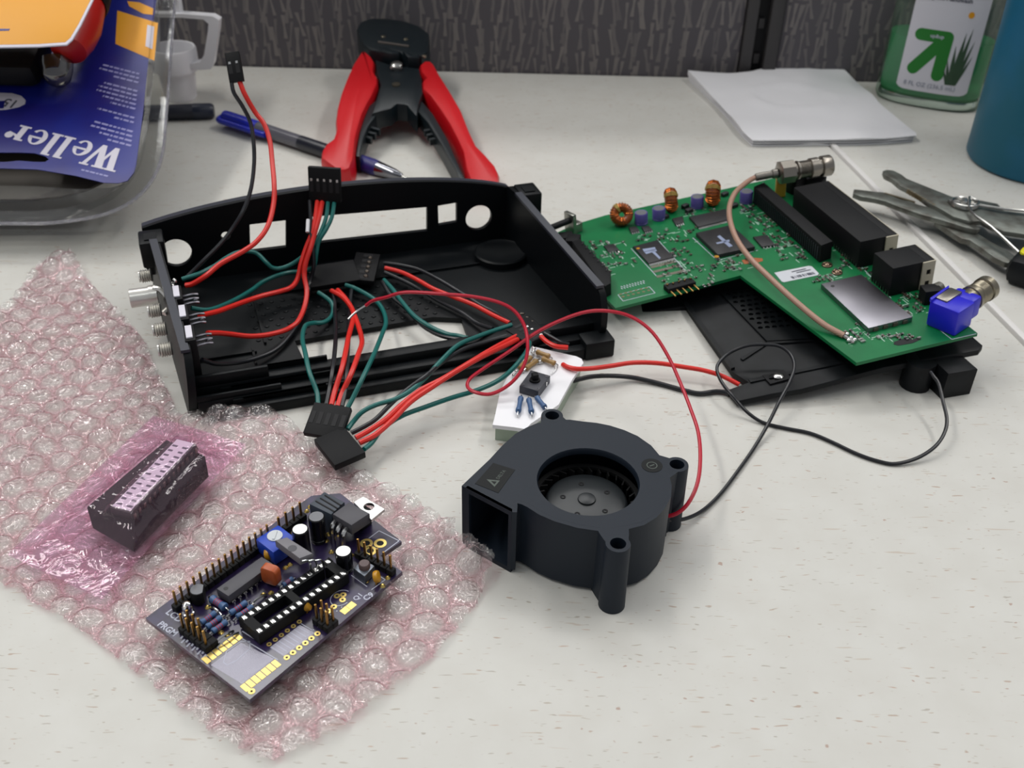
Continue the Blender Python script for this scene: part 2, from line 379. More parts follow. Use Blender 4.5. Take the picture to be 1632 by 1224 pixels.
ROOTM = {}
def base_name(n): return n
def obj(name, mb, mats, parent=None, label=None, kind=None, smooth=38, M=None):
    """one mesh object; vertices in mm in the frame of its thing"""
    me = bpy.data.meshes.new(name)
    me.from_pydata([tuple(c * MM for c in v) for v in mb.v], [], mb.f)
    for m in (mats if isinstance(mats, (list, tuple)) else [mats]): me.materials.append(m)
    if any(mb.mi): me.polygons.foreach_set('material_index', mb.mi)
    me.validate(); me.update()
    if smooth:
        me.polygons.foreach_set('use_smooth', [True] * len(me.polygons)); me.set_sharp_from_angle(angle=radians(smooth))
    o = bpy.data.objects.new(name, me); COL.objects.link(o)
    if parent is not None: o.parent = parent
    if M is not None: o.matrix_world = mmM(M)
    if label: o['label'] = label
    if kind: o['kind'] = kind
    return o
def mmM(M):
    M = M.copy()
    for i in range(3): M[i][3] *= MM
    return M
def tag(o, label, cat, group=None):
    o['label'] = label; o['category'] = cat
    if group: o['group'] = group
    return o
def thing(name, label, cat, M, group=None):
    o = bpy.data.objects.new(name, None); COL.objects.link(o); o.empty_display_size = .01
    o.matrix_world = mmM(M); ROOTM[o.name] = M
    return tag(o, label, cat, group)
def copy_tree(o, parent=None):
    c = o.copy(); COL.objects.link(c)
    if parent is not None: c.parent = parent
    for ch in o.children: copy_tree(ch, c)
    return c
def loc(x, y, z=0): return Matrix.Translation((x, y, z))
def wmb(root): return MB(ROOTM[root.name].inverted())      # builder taking world mm for a thing
def lerp(a, b, t): return tuple(a[i] + (b[i] - a[i]) * t for i in range(len(a)))
def ell(cx, cy, rx, ry, n=20, a0=0): return [(cx + rx * cos(2 * pi * i / n + a0), cy + ry * sin(2 * pi * i / n + a0)) for i in range(n)]
def rrect(x0, y0, x1, y1, r, n=5):
    o = []
    for cx, cy, a in ((x1 - r, y1 - r, 0), (x0 + r, y1 - r, 90), (x0 + r, y0 + r, 180), (x1 - r, y0 + r, 270)):
        for i in range(n + 1): t = radians(a + 90 * i / n); o.append((cx + r * cos(t), cy + r * sin(t)))
    return o
rnd = random.Random(7)

# ================================================================ desk and cubicle partition
WALLY = 761.5
SX0, SX1 = 180.0, 285.0                     # seam x at the wall and at y = 100
def seam(y, o=0): return (180.0 + (WALLY - y) * .1586 + o, y)
t = thing('desk', 'wide cream laminate desk top flecked with brown, under the circuit boards', 'desk', loc(0, 200))
m = wmb(t); m.prism([(-900, -250), seam(-250, -.6), seam(WALLY, -.6), (-900, WALLY)], -28, 0); obj('desk_top', m, DESK, t)
t = thing('desk', 'cream laminate desk top at right beyond the pale seam, under the teal cup', 'desk', loc(400, 200))
m = wmb(t); m.prism([seam(-250, 4.6), (1000, -250), (1000, WALLY), seam(WALLY, 4.6)], -28, 0); obj('desk_top', m, DESK, t)
m = wmb(t); m.prism([seam(-250, .9), seam(-250, 4.4), seam(WALLY, 4.4), seam(WALLY, .9)], -28, 1.5, .5); obj('edge_band', m, BAND, t, 'pale grey plastic edge strip along the seam')

w_ = bpy.data.objects.new('wall_back', None); COL.objects.link(w_); w_.location = (0, WALLY * MM, 0); w_['kind'] = 'structure'
ROOTM['wall_back'] = loc(0, WALLY)
m = MB(); m.box(-900, 1, -28, 160, 30, 260, 2); obj('fabric_panel', m, FABRIC, w_)
m = MB(); m.box(187, 1, -28, 1000, 30, 260, 2); obj('fabric_panel', m, FABRIC, w_)
m = MB(); m.box(160.3, -2, -28, 168.6, 28, 260, 1); obj('post_flange', m, POST, w_)
m = MB(); m.box(177.5, -2, -28, 186.7, 28, 260, 1); obj('post_flange', m, POST, w_)
m = MB(); m.box(168.6, 8, -28, 177.5, 28, 260); obj('post_channel', m, SLOT, w_, 'black slotted channel between the panels')
m = MB()
for k in range(10): m.box(171.2, 5.5, k * 25.4 + 10, 175.2, 8.2, k * 25.4 + 17)
obj('slot_bridge', m, POST, w_, kind='stuff')

# ================================================================ opened router: lower shell
t = thing('router_case', 'empty black plastic router case, port cut-outs in its rear wall and jacks in its side', 'router case', FRM('case'))
def cs(u, v, z=0): return (u - .075 * (v - 10), v, z)
V1 = 113.0; T_ = 2.4
base = [cs(2, 16)[:2], cs(181, 12)[:2], cs(181, V1)[:2], cs(-1, V1)[:2]]
cut = [(49.31,45.25,2.00),(113.78,47.03,2.00),(126.08,42.20,2.00),(124.59,25.85,2.00),(82.05,24.84,2.00),(51.42,20.92,2.00)]
cut = [(a[0], a[1]) for a in cut]
m = MB(); m.plate(base, [cut], 0.8, 3.0); obj('base_plate', m, CASE, t)
# rear wall: arched top, openings cut right through
def rw(u): return 31 + 12 * (1 - ((u - 78) / 94.0) ** 2) ** .8 if abs(u - 78) < 94 else 31
us = [-8 + i * (181 / 28.) for i in range(29)]
prof = [(-8, 0.8), (173, 0.8)] + [(u, rw(u)) for u in reversed(us)]
def rect(a, b): return [(a[0], b[1]), (b[0], b[1]), (b[0], a[1]), (a[0], a[1])]
def q4(*p): return [(a[0], a[2]) for a in p]
holes = [ell((5.22,113.00,19.02)[0], (5.22,113.00,19.02)[2], 7.2, 7.2, 28), ell((29.15,113.00,24.57)[0], (29.15,113.00,24.57)[2], 2.2, 2.2, 14),
         q4((40.98,113.00,28.91), (58.39,113.00,28.81), (56.87,113.00,14.30), (39.50,113.00,14.49)),
         q4((69.38,113.00,28.96), (129.07,113.00,26.27), (128.70,113.00,12.91), (70.21,113.00,14.39)),
         q4((134.65,113.00,26.21), (144.57,113.00,26.63), (144.45,113.00,15.68), (134.74,113.00,15.26)),
         ell((156.28,113.00,16.53)[0], (156.28,113.00,16.53)[2], 7.0, 7.0, 28)]
m = MB(Matrix.Translation((0, V1 + T_, 0)) @ Matrix.Rotation(pi / 2, 4, 'X')); m.plate(prof, holes, 0, T_); obj('rear_wall', m, CASE, t)
m = MB(); top = [cs(u, V1 + 1)[:2] for u in us]
for i in range(28):
    a, b = us[i], us[i + 1]
    m.add([(a, V1 + 0.2, rw(a)), (b, V1 + 0.2, rw(b)), (b, V1 + 7, rw(b) - .6), (a, V1 + 7, rw(a) - .6), (a, V1 + .2, rw(a) - 1.8), (b, V1 + .2, rw(b) - 1.8), (b, V1 + 7, rw(b) - 2.4), (a, V1 + 7, rw(a) - 2.4)],
          [(0, 1, 2, 3), (7, 6, 5, 4), (0, 4, 5, 1), (3, 2, 6, 7), (0, 3, 7, 4), (1, 5, 6, 2)])
obj('rear_lip', m, EDGELIT, t)
# side walls with curved front ends
pf = [(8, 0), (4, 5), (2.5, 12), (3, 20), (6, 27), (10, 30), (100, 33.5), (112, 32.5), (V1 + 2, 30), (V1 + 2, 0)]
def side(u, th, lean):
    m = MB(); n = len(pf); vs = []
    for du in (0, th):
        for v, z in pf: x, y, _ = cs(u + du, v); vs.append((x + lean * z, y, z))
    m.add(vs, [tuple(range(n)), tuple(range(2 * n - 1, n - 1, -1))] + [(i, n + i, n + (i + 1) % n, (i + 1) % n) for i in range(n)]); return m
obj('side_wall', side(-0.5, 3.2, .09), CASE, t)
obj('side_wall', side(178.5, 3.0, .02), CASE, t)
for u, th, dx in ((1.4, 3.4, 0), (178.0, 3.6, 0)):            # flat rims along the top of both sides, highlight put into their grey
    m = MB()
    for (va, za), (vb, zb) in (((8, 29.2), (100, 33.2)),):
        xa, ya, _ = cs(u, va); xb, yb, _ = cs(u, vb)
        m.add([(xa, ya, za), (xa + th, ya, za), (xb + th, yb, zb), (xb, yb, zb), (xa, ya, za + 1.4), (xa + th, ya, za + 1.4), (xb + th, yb, zb + 1.4), (xb, yb, zb + 1.4)], [(3, 2, 1, 0), (4, 5, 6, 7), (0, 1, 5, 4), (1, 2, 6, 5), (2, 3, 7, 6), (3, 0, 4, 7)])
    obj('side_rim', m, EDGELIT, t)
for u in (-10, 174):
    m = MB(); m.box(u, 97, 21, u + 11, 111, 34, 1); m.box(u + 2.5, 99.5, 33.9, u + 8, 106, 34.6); m.box(u + 1, 100, 16, u + 10, 110, 22); obj('clip_block', m, CASE, t)
# stepped front rails
for v0, v1, z1, u0, u1 in ((9, 15, 11, 3, 181), (3, 8.6, 7.5, 4, 184), (-1.5, 2.7, 5, 8, 182)):
    m = MB(); m.box(u0, v0, 0.2, u1, v1, z1, .7)
    for k in range(3): m.box(u0 + 10 + k * 4, v1 - 1, z1, u0 + 40 + k * 8, v1, z1 + 2.2)
    obj('front_rail', m, CASE, t)
m = MB(); m.box(4, 9, 11, 34, 11, 16, .4); m.box(4, 3.5, 7, 38, 5, 10, .4); obj('front_tab', m, CASE, t)
m = MB(); m.box(170, -4, 0.2, 184, 6, 9, .8); m.box(150, -3, .2, 172, 2, 6, .8); obj('corner_foot', m, CASE, t)
c_ = (161.83,92.78,6.00)
m = MB(); m.lathe([(13.5, 2.8), (13.5, 6.2), (12.6, 6.8), (11.5, 6.2), (3, 6.0)], 36, (c_[0], c_[1], 0)); obj('foot_boss', m, CASE, t)
m = MB()
for i in range(17):
    for j in range(7):
        u = 34 + i * 5.1 + (j % 2) * 2.5; v = 50 + j * 5.3
        m.lathe([(1.2, 2.9), (1.0, 3.4), (.6, 3.5)], 7, (u, v, 0))
obj('vent_bumps', m, CASE, t, kind='stuff')
m = MB()
for (a, b) in (((40, 88), (150, 88)), ((36, 46), (36, 92)), ((4, 40), (32, 40)), ((30, 20), (30, 44))): m.box(a[0], a[1], 2.9, max(b[0], a[0] + 1), max(b[1], a[1] + 1), 4.2)
obj('stiffening_rib', m, CASE, t, kind='stuff')
# jacks in the left side
jv = [30, 43, 56, 69]
jp = [((0.00,-37.96,62.57), 1), ((-0.00,-76.55,93.16), 1), ((0.00,-100.09,113.85), 1), ((-0.00,-150.57,151.32), 1)]
for k, v in enumerate((22, 38, 54, 86)):
    x, y, _ = cs(-0.8, v); z = 23.5
    j = MB(); 
    for q in range(5): j.lathe([(2.5, 0), (3.1, .45), (2.5, .9)], 16, (x - .2 - q * .95, y, z), (-1, 0, 0))
    j.lathe([(1.7, 0), (2.6, .2), (2.6, .8), (1.7, .8)], 16, (x - 5, y, z), (-1, 0, 0))
    jo = obj('jack_bush', j, BRIGHT, t, 'bright threaded metal jack bush')
for k, v in enumerate((19, 36, 53)):
    x, y, _ = cs(4.4, v)
    j = MB(); j.box(x, y - 6, 14, x + 4.2, y + 6, 31.5, .5); jb = obj('jack_body', j, BLACKM, t)
    j = MB(); j.box(x + .6, y - 4.6, 31.5, x + 3.2, y + 4.6, 32.3, .2); obj('jack_cover', j, WHITET, jb, 'pale lilac plastic top of jack')
    j = MB()
    for dv in (-3.5, 0, 3.5): j.tube([(x + 4, y + dv, 27), (x + 8, y + dv, 27.5), (x + 10.5, y + dv + .3, 27)], .55, 6)
    j.torus((x + 9, y, 26), 1.0, .35, (0, 1, .3), 14, 6); obj('jack_lug', j, SHIELD, jb)
# phono socket and its bent ground tab
x, y, _ = cs(-0.8, 70)
j = MB(); j.lathe([(2.2, 0), (4.6, .1), (4.6, 3.4), (4.2, 3.4), (4.2, 11.5), (3.5, 11.7), (3.3, 11.2), (3.3, 6), (.2, 6)], 24, (x, y, 22), (-1, 0, 0)); ph = obj('phono_socket', j, BRIGHT, t, 'chromed barrel of a phono socket')
j = MB(); j.tube([(x - 1, y - 1, 26), (x + 2, y - 3, 25.5), (x + 5, y - 8, 21), (x + 1.5, y - 12, 19)], 1.3, 8); obj('ground_tab', j, BRIGHT, ph)
j = MB(); j.ball((x + 8, y + 1, 27), 1.4); j.ball((x + 7, y - 1.6, 26), 1.2); j.tube([(x + 2, y, 24), (x + 6, y, 27)], .6, 6); obj('solder_joint', j, TIN, ph)

# ================================================================ router lid under the board
t = thing('router_housing', 'flat black vented plastic half of the router housing lying under the green board', 'router housing', FRM('lid'))
lid = [(-22.57,86.12),(9.73,79.69),(4.39,22.08),(7.19,11.99),(-3.15,10.78),(-3.05,1.89),(12.49,0.54),(24.48,-1.58),(63.81,-2.31),(105.95,-8.12),(109.73,-5.62),(110.21,1.30),(90.90,99.19),(49.22,120.86),(-11.17,101.85)]
m = MB(); m.prism(lid, -2.6, 0, .4); obj('lid_panel', m, BLACK, t)
vq = [(29.19,82.99),(56.47,77.94),(53.01,26.67),(28.66,35.58)]
def bil(q, a, b):
    return ((1 - a) * (1 - b) * q[0][0] + a * (1 - b) * q[1][0] + a * b * q[2][0] + (1 - a) * b * q[3][0], (1 - a) * (1 - b) * q[0][1] + a * (1 - b) * q[1][1] + a * b * q[2][1] + (1 - a) * b * q[3][1])
hs = []
for i in range(7):
    for j in range(9):
        a = (i + .8 + (j % 2) * .45) / 8.2; b = (j + .7) / 11.5
        c = bil(vq, a, b); hs.append(ell(c[0], c[1], 1.25, 1.25, 6))
m = MB(); m.plate(vq, hs, .05, 1.0); obj('vent_grille', m, CASE, t)
m = MB(); r0 = [(10.08,84.67),(10.79,28.64),(12.44,29.48),(12.16,85.58)]
m.prism([(9.37,82.43),(4.58,23.04),(6.47,23.20),(11.48,82.03)], 0, 1.0); m.prism([(28.42,35.13),(52.75,26.23),(52.45,24.69),(28.18,33.55)], 0, .8); m.prism([(11.99,28.61),(28.42,35.13),(28.67,33.88),(12.29,26.85)], 0, .8); m.prism([(7.84,13.22),(66.49,6.44),(66.16,4.99),(7.48,10.85)], 0, .7); obj('lid_rib', m, BLACK, t, kind='stuff')
c = (19.17,9.44,0.00)
m = MB(); m.plate([(c[0] - 5, c[1] - 3.5), (c[0] + 5, c[1] - 3.5), (c[0] + 5, c[1] + 3.5), (c[0] - 5, c[1] + 3.5)], [ell(c[0] - .5, c[1], 3.3, 2.4, 16)], 0, .9); obj('screw_recess', m, BLACKM, t)
m = MB(); m.lathe([(2.3, .1), (2.1, 1.0), (1.0, 1.5)], 16, (c[0] + .8, c[1] + .3, 0)); obj('lid_screw', m, TIN, t, 'bright screw head')
b0 = (183.50,363.93,0.00); b1 = (197.30,368.16,0.00)
m = wmb(t)
d0 = Vector(b1) - Vector(b0); d0.normalize(); n0 = Vector((-d0.y, d0.x, 0))
P = [Vector(b0), Vector(b1), Vector(b1) + n0 * 26, Vector(b0) + n0 * 26]
m.prism([(p.x, p.y) for p in P], 0.1, 13.2, .5)
c = Vector(b0) - d0 * 5 + n0 * 12; m.lathe([(6.5, 0.1), (6.5, 13)], 18, (c.x, c.y, 0))
obj('lid_foot', m, BLACK, t)

# ================================================================ green router board
PC = FRM('pcb')
t = thing('router_board', 'green L-shaped router circuit board with ports, lying on the black lid', 'circuit board', PC)
outl = [(-0.00,-0.00),(-0.71,8.39),(0.38,83.19),(13.11,88.06),(30.98,90.63),(124.70,90.89),(134.92,91.11),(131.72,-83.81),(74.31,-82.34),(65.18,2.45)]
m = MB(); m.prism(outl, -1.6, 0); obj('board', m, PCBG, t)
m = MB()
def chip(name, q, h, mats=ICB, lbl=None, bev=.25, z=.15):
    m = MB(); m.prism(q, z, h, bev); return obj(name, m, mats, t, lbl)
def leads(par, q, n, w=.25, out=1.0, sides=(0, 2), mt=TIN):
    m = MB(); cx = sum(p[0] for p in q) / 4; cy = sum(p[1] for p in q) / 4
    for s in sides:
        a, b = q[s], q[(s + 1) % 4]; d = Vector((b[0] - a[0], b[1] - a[1])); nn = Vector((d.y, -d.x)).normalized()
        if nn.dot(Vector((a[0] - cx, a[1] - cy))) < 0: nn = -nn
        for i in range(n):
            p = Vector(a) + d * ((i + .5) / n); e = p + nn * out; u = d.normalized() * w
            m.add([(p.x - u.x, p.y - u.y, .7), (p.x + u.x, p.y + u.y, .7), (e.x + u.x, e.y + u.y, .12), (e.x - u.x, e.y - u.y, .12)], [(0, 1, 2, 3)])
    return obj('chip_leads', m, mt, par, kind='stuff', smooth=0)
q = [(29.74,49.68),(43.23,50.54),(43.53,30.69),(29.88,30.25)]
c1 = chip('memory_chip', q, 1.3); leads(c1, q, 22)
def onchip(par, q, h, shapes, mt):
    m = MB()
    for pl in shapes: m.prism(pl, h, h + .06)
    return obj('chip_print', m, mt, par, smooth=0)
onchip(c1, q, 1.3, [[(32.81,44.78),(39.24,43.84),(38.45,41.30),(32.35,41.36)], [(32.33,42.09),(38.72,41.90),(38.48,39.83),(32.42,39.16)], [(37.33,41.84),(37.27,32.53),(36.19,31.63),(35.70,40.46)]], ICMARK)
m = MB(); c = (31.09,46.35,1.30); m.cyl((c[0], c[1], 1.28), .9, .1, 14); obj('pin_mark', m, YELCAP, c1)
q = [(63.43,47.41),(83.61,47.45),(83.01,21.53),(63.06,21.95)]
c2 = chip('processor_chip', q, 2.2)
onchip(c2, q, 2.2, [[(71.12,38.96),(72.85,39.62),(73.55,26.68),(71.31,26.32)], [(67.59,33.26),(74.90,33.37),(74.28,31.45),(67.55,31.81)]], ICMARK)
m = MB(); c = (61.52,20.38,2.20); m.cyl((c[0], c[1], 2.18), 1.2, .15, 14); obj('pin_mark', m, YELCAP, c2)
q = [(68.73,66.77),(89.86,66.81),(87.47,54.99),(68.17,54.33)]
c3 = chip('flash_chip', q, 1.3); leads(c3, q, 20)
for q in ([(16.80,57.48),(22.15,57.11),(22.21,49.67),(16.63,50.19)], [(35.96,70.30),(40.03,69.86),(39.56,64.60),(34.96,64.54)], [(42.10,68.05),(46.17,67.61),(45.94,62.22),(41.33,62.16)], [(60.22,69.41),(66.42,69.55),(63.95,62.73),(58.98,62.03)], [(88.09,33.01),(95.16,31.78),(93.89,20.57),(86.94,21.78)]):
    leads(chip('small_chip', q, 1.1), q, 4)
# exposed copper strips beneath the memory chip, silk boxes
m = MB()
for q in ([(29.93,28.83),(43.28,29.40),(43.58,27.14),(30.01,26.72)], [(29.29,24.32),(43.08,24.59),(43.39,22.37),(29.36,22.24)], [(28.68,19.19),(43.44,18.91),(43.47,16.85),(28.76,17.14)]): m.prism(q, .02, .12)
obj('solder_strip', m, mat('tinned_strip', '6d6a5c', .5), t)
m = MB()
for a, b in (((5.54,10.52,0.00), (21.89,11.17,0.00)), ((5.54,10.52,0.00), (5.51,4.23,0.00)), ((5.51,4.23,0.00), (21.95,4.71,0.00)), ((21.89,11.17,0.00), (21.95,4.71,0.00)), ((28.89,50.10,0.00), (29.00,17.70,0.00)), ((29.00,17.70,0.00), (43.72,18.09,0.00)), ((44.64,51.35,0.00), (43.72,18.09,0.00)), ((123.84,88.58,0.00), (114.30,5.58,0.00)), ((123.79,15.45,0.00), (115.95,-44.45,0.00)), ((61.43,46.88,0.00), (61.94,20.39,0.00)), ((61.94,20.39,0.00), (84.38,20.87,0.00)), ((119.18,-72.04,0.00), (119.29,-83.49,0.00)), ((119.29,-83.49,0.00), (130.95,-84.00,0.00))):
    A = Vector(a); B = Vector(b); d = (B - A).normalized(); n_ = Vector((-d.y, d.x, 0)) * .18
    m.add([A - n_ + Vector((0, 0, .04)), B - n_ + Vector((0, 0, .04)), B + n_ + Vector((0, 0, .04)), A + n_ + Vector((0, 0, .04))], [(0, 1, 2, 3)])
for k in range(9):
    for r in range(2):
        c = lerp((9.37,15.14,0.00), (20.88,15.58,0.00), k / 8.); m.cbox((c[0] + r * .6, c[1] + r * 1.6, .02), (.5, 1.2, .05), .3)
obj('silkscreen', m, SILK, t, kind='stuff', smooth=0)
m = MB()
for k in range(6):
    for r in range(2):
        c = lerp((7.03,7.91,0.00), (20.22,8.08,0.00), k / 5.); c2_ = lerp((6.83,10.55,0.00), (20.08,10.73,0.00), k / 5.); c = c if r else c2_
        m.cyl((c[0], c[1], .02), .75, .08, 10)
obj('solder_pads', m, mat('dull_pad', '6b6a45', .45), t, kind='stuff')
m = MB(); q = [(72.53,15.27),(78.58,15.15),(82.33,12.63),(81.40,10.29),(76.73,9.77),(71.87,11.43)]; m.prism(q, .02, .1); obj('copper_patch', m, BROWNPAD, t)
# small surface mount parts
zones = [([(13.13,67.58),(30.55,59.02),(25.65,47.27),(8.54,55.59)], 10),
         ([(5.16,60.19),(29.51,48.32),(22.26,31.13),(-1.46,42.52)], 12),
         ([(7.63,44.48),(18.87,39.06),(13.19,25.23),(2.18,30.47)], 8),
         ([(40.83,42.80),(56.25,35.29),(45.67,13.10),(30.78,20.21)], 26),
         ([(35.68,27.46),(58.89,16.29),(49.78,-2.02),(27.25,8.64)], 22),
         ([(53.46,63.20),(67.91,56.02),(60.79,41.18),(46.66,48.11)], 12),
         ([(36.12,63.96),(50.58,56.82),(46.66,48.11),(32.38,55.10)], 8),
         ([(99.60,68.57),(109.82,63.39),(103.18,51.14),(93.14,56.16)], 12),
         ([(98.81,56.56),(111.70,50.08),(103.47,35.28),(90.85,41.53)], 14),
         ([(96.14,38.14),(108.70,31.92),(99.14,15.11),(86.90,21.08)], 16),
         ([(96.82,26.48),(110.52,19.75),(99.50,0.86),(86.19,7.28)], 18),
         ([(61.68,21.91),(72.57,16.65),(67.13,6.20),(56.42,11.33)], 12),
         ([(71.39,78.63),(89.10,69.69),(84.48,60.50),(67.01,69.26)], 10),
         ([(96.95,-12.06),(107.29,-17.00),(102.96,-24.00),(92.74,-19.16)], 10),
         ([(119.32,8.14),(132.66,1.62),(119.50,-18.88),(106.59,-12.70)], 18),
         ([(118.22,-15.61),(125.95,-19.31),(119.76,-28.78),(112.15,-25.16)], 8),
         ([(116.26,-46.40),(132.14,-53.84),(124.62,-64.40),(109.03,-57.18)], 18),
         ([(89.51,-65.59),(108.36,-74.21),(105.81,-77.89),(87.08,-69.36)], 12),
         ([(85.20,-55.29),(93.63,-59.17),(85.75,-71.43),(77.51,-67.68)], 8),
         ([(120.60,-42.36),(130.46,-47.00),(126.01,-53.37),(116.26,-48.81)], 8),
         ([(15.24,55.28),(26.67,49.71),(22.65,40.07),(11.39,45.51)], 8),
         ([(72.99,30.78),(84.03,25.38),(72.46,3.65),(61.79,8.76)], 8)]
seen = set()
m = MB()
smdm = [mat('smd_brown', '4d3b30', .5), mat('smd_black', '1b1b1d', .5), TIN, mat('smd_grey', '8c8f8a', .5), mat('smd_legend', 'a9c4b6', .6)]
for q, n in zones:
    for k in range(int(n * 1.35)):
        c = bil(q, rnd.random(), rnd.random()); l = rnd.choice((1.5, 2.0, 2.0)); g = (round(c[0] / 2.5), round(c[1] / 1.8)); r = 0 if (g[0] // 3 + g[1] // 4) % 2 else pi / 2
        if g in seen: continue
        seen.add(g); c = (g[0] * 2.5, g[1] * 1.8)
        m.m = rnd.choice((0, 0, 1, 3)); m.cbox((c[0], c[1], .02), (l * .55, l * .5, .8), r)
        m.m = 2
        for s_ in (-1, 1): m.cbox((c[0] + s_ * cos(r) * l * .42, c[1] + s_ * sin(r) * l * .42, .02), (l * .3, l * .56, .75), r)
    for k in range(n):
        c = bil(q, rnd.random(), rnd.random()); m.m = 4; m.cbox((c[0], c[1], .01), (rnd.uniform(1, 4.5), .4, .04), rnd.choice((0, pi / 2)))
obj('surface_mount_parts', m, smdm, t, kind='stuff', smooth=0)
# coils and capacitors along the back edge
for c, d, R, r, k in (((34.63,76.54,0.00), (-.25, -.75, .55), 3.8, 2.3, 1.1), ((64.52,80.43,0.00), (.93, -.33, .05), 4.1, 2.2, 1.4), ((87.66,77.16,0.00), (.84, -.54, .05), 4.3, 2.4, 1.4)):
    m = MB(); z = R + r
    m.torus((c[0], c[1], z - .2), R, r, d, 36, 12, k); co = obj('coil', m, COPPER, t, 'copper wound ring coil')
    T = Matrix.Translation((c[0], c[1], z - .2)) @ zto(d); m = MB(T)
    for q in range(22):
        a = q * 2 * pi / 26; pts = [((R + (r + .12) * cos(b)) * cos(a), (R + (r + .12) * cos(b)) * sin(a), (r + .12) * k * sin(b)) for b in [i * pi / 4 for i in range(9)]]
        m.tube(pts, .28, 5, 1, smooth=False, cap=False)
    obj('winding', m, mat('copper_wire', 'b4622a', .28, .85), co, kind='stuff')
    m = MB(T)
    m.torus((0, 0, 0), R, r + .22, (0, 0, 1), 12, 8, k)
    m.v = [v for v in m.v]; 
    m = MB(T)
    for q in range(3):
        a = 2.0 + q * .14; pts = [((R + (r + .35) * cos(b)) * cos(a), (R + (r + .35) * cos(b)) * sin(a), (r + .35) * k * sin(b)) for b in [i * pi / 4 for i in range(9)]]
        m.tube(pts, .3, 5, 1, smooth=False, cap=False)
    obj('core_gap', m, CORE, co, kind='stuff')
for c in ((44.35,73.30,0.00), (54.64,73.83,0.00), (78.59,77.52,0.00), (104.34,71.24,0.00)):
    m = MB(); m.lathe([(3.4, 0), (3.5, .3), (3.5, .9), (3.2, 1.1), (3.5, 1.4), (3.5, 6.0), (3.2, 6.4), (2.9, 6.3)], 22, (c[0], c[1], 0)); k = obj('electrolytic_capacitor', m, PURPC, t)
    m = MB(); m.lathe([(2.9, 6.25), (.3, 6.32)], 22, (c[0], c[1], 0)); m.lathe([(2.9, 6.3), (2.9, 6.34), (1.2, 6.36)], 11, (c[0], c[1], .02)); obj('capacitor_top', m, CAPGREY, k)
for c in ((72.17,74.06,0.00), (72.63,79.70,0.00), (95.98,68.72,0.00), (97.79,83.22,0.00), (57.88,73.02,0.00)):
    m = MB(); m.cbox((c[0], c[1], 0), (4, 2.6, 2), .3, .3); obj('power_diode', m, ICB, t)
# long card slot
q = [(107.22,68.93),(104.42,-2.88),(111.42,-1.44),(114.44,71.24)]
m = MB(); m.prism(q, .1, 9.5, .4); sl = obj('card_slot', m, BLACKM, t)
m = MB()
for k in range(34):
    a = lerp(q[0], q[1], (k + .7) / 35.); m.cbox((a[0] - .25, a[1] - .15, 1.2), (.5, .5, 6.6), .9)
obj('slot_contacts', m, mat('slot_rib', '242a30', .4), sl, kind='stuff', smooth=0)
# four-way network jack: local frame along the back edge
e0 = Vector((119.76,50.09,0.00)); e1 = Vector((117.19,-15.11,0.00)); ex = (e1 - e0); L4 = ex.length; ex.normalize(); ey = Vector((-ex.y, ex.x, 0))
def jack(e0, L, dep, h, n, notches):
    T = Matrix(((ex.x, ey.x, 0, e0.x), (ex.y, ey.y, 0, e0.y), (0, 0, 1, 0), (0, 0, 0, 1)))
    m = MB(T); m.box(0, 0, .1, L, dep - 4.2, h, .35); j = obj('network_jack', m, BLACKM, t)
    m = MB(T); m.box(0, dep - 4.2, .1, L, dep, h - .1, .2); jf = obj('jack_front', m, BLACKM, j)
    m = MB(T); m.plate([(0, 0), (4, 0), (4, 1), (0, 1)], [], 0, .1)
    m = MB(T @ Matrix.Translation((L, dep - 6.2, 0)) @ Matrix.Rotation(pi / 2, 4, 'Y') @ Matrix.Rotation(pi / 2, 4, 'Z'))
    hol = [[(2 + .2, z), (4.4, z), (4.4, z + 2.6), (2.2, z + 2.6)] for z in notches]
    m.plate([(0, .3), (6.2, .3), (6.2, h - .1), (0, h - .1)], hol, .02, .7); obj('jack_cheek', m, BEIGE, j, 'beige end cheek of the jack')
    m = MB(T)
    m.box(.2, dep, .2, L - .1, dep + .5, h - .3, .1); obj('jack_flange', m, BEIGE, j)
    m = MB(T)
    for k in range(n):
        w_1 = L / n; m.box(k * w_1 + 2, dep + .3, 2, (k + 1) * w_1 - 2, dep + .62, h - 4); m.box(k * w_1 + w_1 / 2 - 3, dep + .3, h - 4, k * w_1 + w_1 / 2 + 3, dep + .62, h - 1.8)
    obj('jack_opening', m, SLOT, j)
    m = MB(T)
    for k in range(n * 8): m.box(L * (k + .5) / (n * 8.) - .12, -.3, 0, L * (k + .5) / (n * 8.) + .12, .05, 2.5)
    obj('jack_pins', m, TIN, j, kind='stuff', smooth=0)
    return j
jack(e0, L4, 19.5, 14.2, 4, (5.2,))
f0 = Vector((116.46,-27.21,0.00)); f1 = Vector((115.83,-43.17,0.00))
jack(f0, (f1 - f0).length, 21, 14.6, 1, (2.0, 7.8))
c = (141.68,65.98,0.00)
m = MB(); m.cbox((c[0] + 1, c[1] + 1, .1), (10, 9, 8), radians(-50), .5); m.cbox((c[0] + 2, c[1] + 4, 8), (4, 5, 2), radians(-50), .4); obj('power_socket', m, BLACKM, t)
c = (123.48,69.22,0.00)
m = MB(); m.cbox((c[0], c[1], .1), (5.4, 3.4, 10.5), radians(-20), .8); obj('film_capacitor', m, YELB, t, 'mustard yellow block capacitor')
